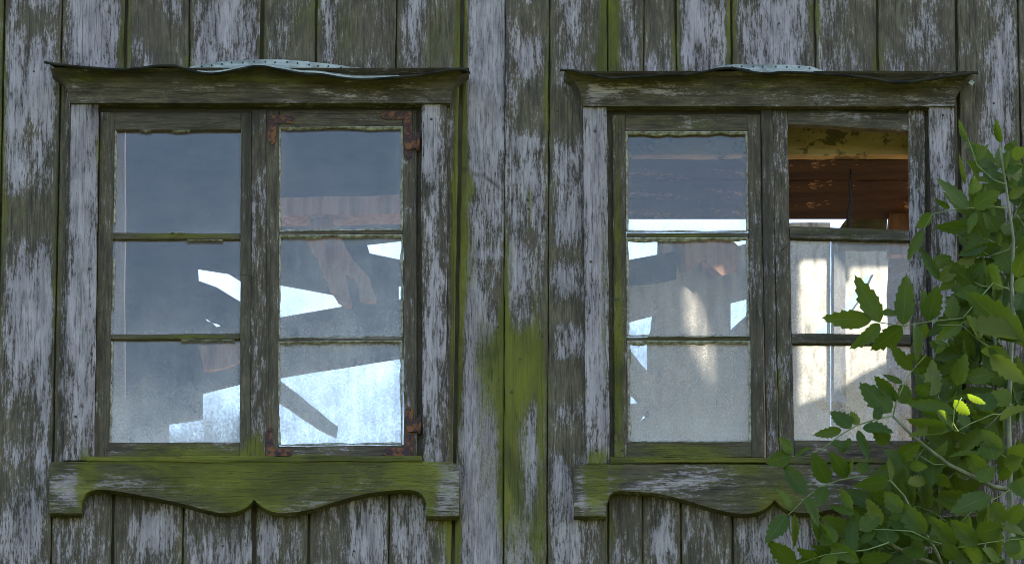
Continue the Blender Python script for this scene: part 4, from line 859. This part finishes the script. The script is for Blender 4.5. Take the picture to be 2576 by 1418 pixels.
compound(pz(zb, (1285, 300), (1200, 260), (1120, 210), (1030, 130), (900, 130)), Z(zb, (1168, 252, 1285, 305, 80), (1180, 300, 1372, 425, 92), (1035, 120, 905, 205, 80), (880, 240, 965, 232, 40, 1), (1140, 200, 1080, 90, 120, 1), (760, 130, 800, 300, 56), (830, 120, 800, 220, 56, 1), (1240, 280, 1140, 270, 60)), -.40, -.44)
compound(pz(zb, (1010, 705), (985, 660), (990, 590), (1030, 520)), Z(zb, (985, 535, 1068, 608, 62), (1066, 500, 1152, 550, 36), (885, 588, 978, 668, 56)), -.62, -.64)
# pinnate leaves further back, towards the wall
fr = random.Random(5)
fill = [((2535, 1300), (2380, 1390)), ((2530, 1150), (2400, 1080)), ((2440, 1330), (2300, 1400)), ((2530, 950), (2420, 900)), ((2540, 800), (2450, 720)), ((2545, 640), (2470, 600)), ((2350, 1360), (2200, 1410)), ((2240, 1340), (2090, 1390)), ((2530, 1050), (2576, 980)), ((2450, 1100), (2360, 1000)), ((2545, 560), (2590, 480)), ((2540, 880), (2610, 800)), ((2540, 1250), (2620, 1160)), ((2160, 1390), (2040, 1420)), ((2560, 1400), (2640, 1330)), ((2300, 1330), (2210, 1280)), ((2560, 940), (2500, 1010)), ((2530, 720), (2420, 790)), ((2560, 620), (2500, 700)), ((2540, 1400), (2450, 1440)), ((2440, 960), (2370, 930)), ((2420, 1180), (2330, 1260)), ((2540, 1120), (2470, 1190)), ((2500, 1250), (2420, 1310)), ((2380, 1310), (2270, 1270)), ((2270, 1400), (2150, 1340)), ((2400, 1240), (2300, 1180)), ((2300, 1250), (2180, 1330)), ((2350, 1100), (2290, 1180)), ((2480, 1160), (2400, 1120)), ((2550, 760), (2470, 820)), ((2530, 600), (2450, 540)), ((2560, 480), (2500, 420)), ((2520, 860), (2440, 880)), ((2560, 700), (2620, 640)), ((2556, 540), (2590, 600)), ((2560, 1010), (2480, 1080))]
for (b, t) in fill:
    Y0 = fr.uniform(-.28, -.14); n = 5; mx_, my_ = (b[0] + t[0]) / 2, (b[1] + t[1]) / 2 - fr.uniform(8, 24)
    path = [((1 - s) ** 2 * b[0] + 2 * s * (1 - s) * mx_ + s * s * t[0], (1 - s) ** 2 * b[1] + 2 * s * (1 - s) * my_ + s * s * t[1]) for s in [i / n for i in range(n + 1)]]
    lv = []; dx, dy = t[0] - b[0], t[1] - b[1]; L = math.hypot(dx, dy); ux, uy = dx / L, dy / L
    for i in range(1, n):
        for sg in (-1, 1):
            if fr.random() < .12: continue
            a = fr.uniform(.6, 1.1) * sg; vx, vy = ux * math.cos(a) - uy * math.sin(a), ux * math.sin(a) + uy * math.cos(a); ll = fr.uniform(48, 105)
            lv.append((path[i], (path[i][0] + vx * ll, path[i][1] + vy * ll), ll * fr.uniform(.36, .5)) + (('b',) if fr.random() < .3 else ()))
    lv.append((path[-1], (path[-1][0] + ux * 85, path[-1][1] + uy * 85), 42))
    compound(path, lv, Y0, Y0 - fr.uniform(-.02, .06))
if MASS_V:
    tag(put('foliage_mass', MASS_V, MASS_F, M_LEAF, sap, {'lco': MASS_L}, smooth=True), kind='stuff')
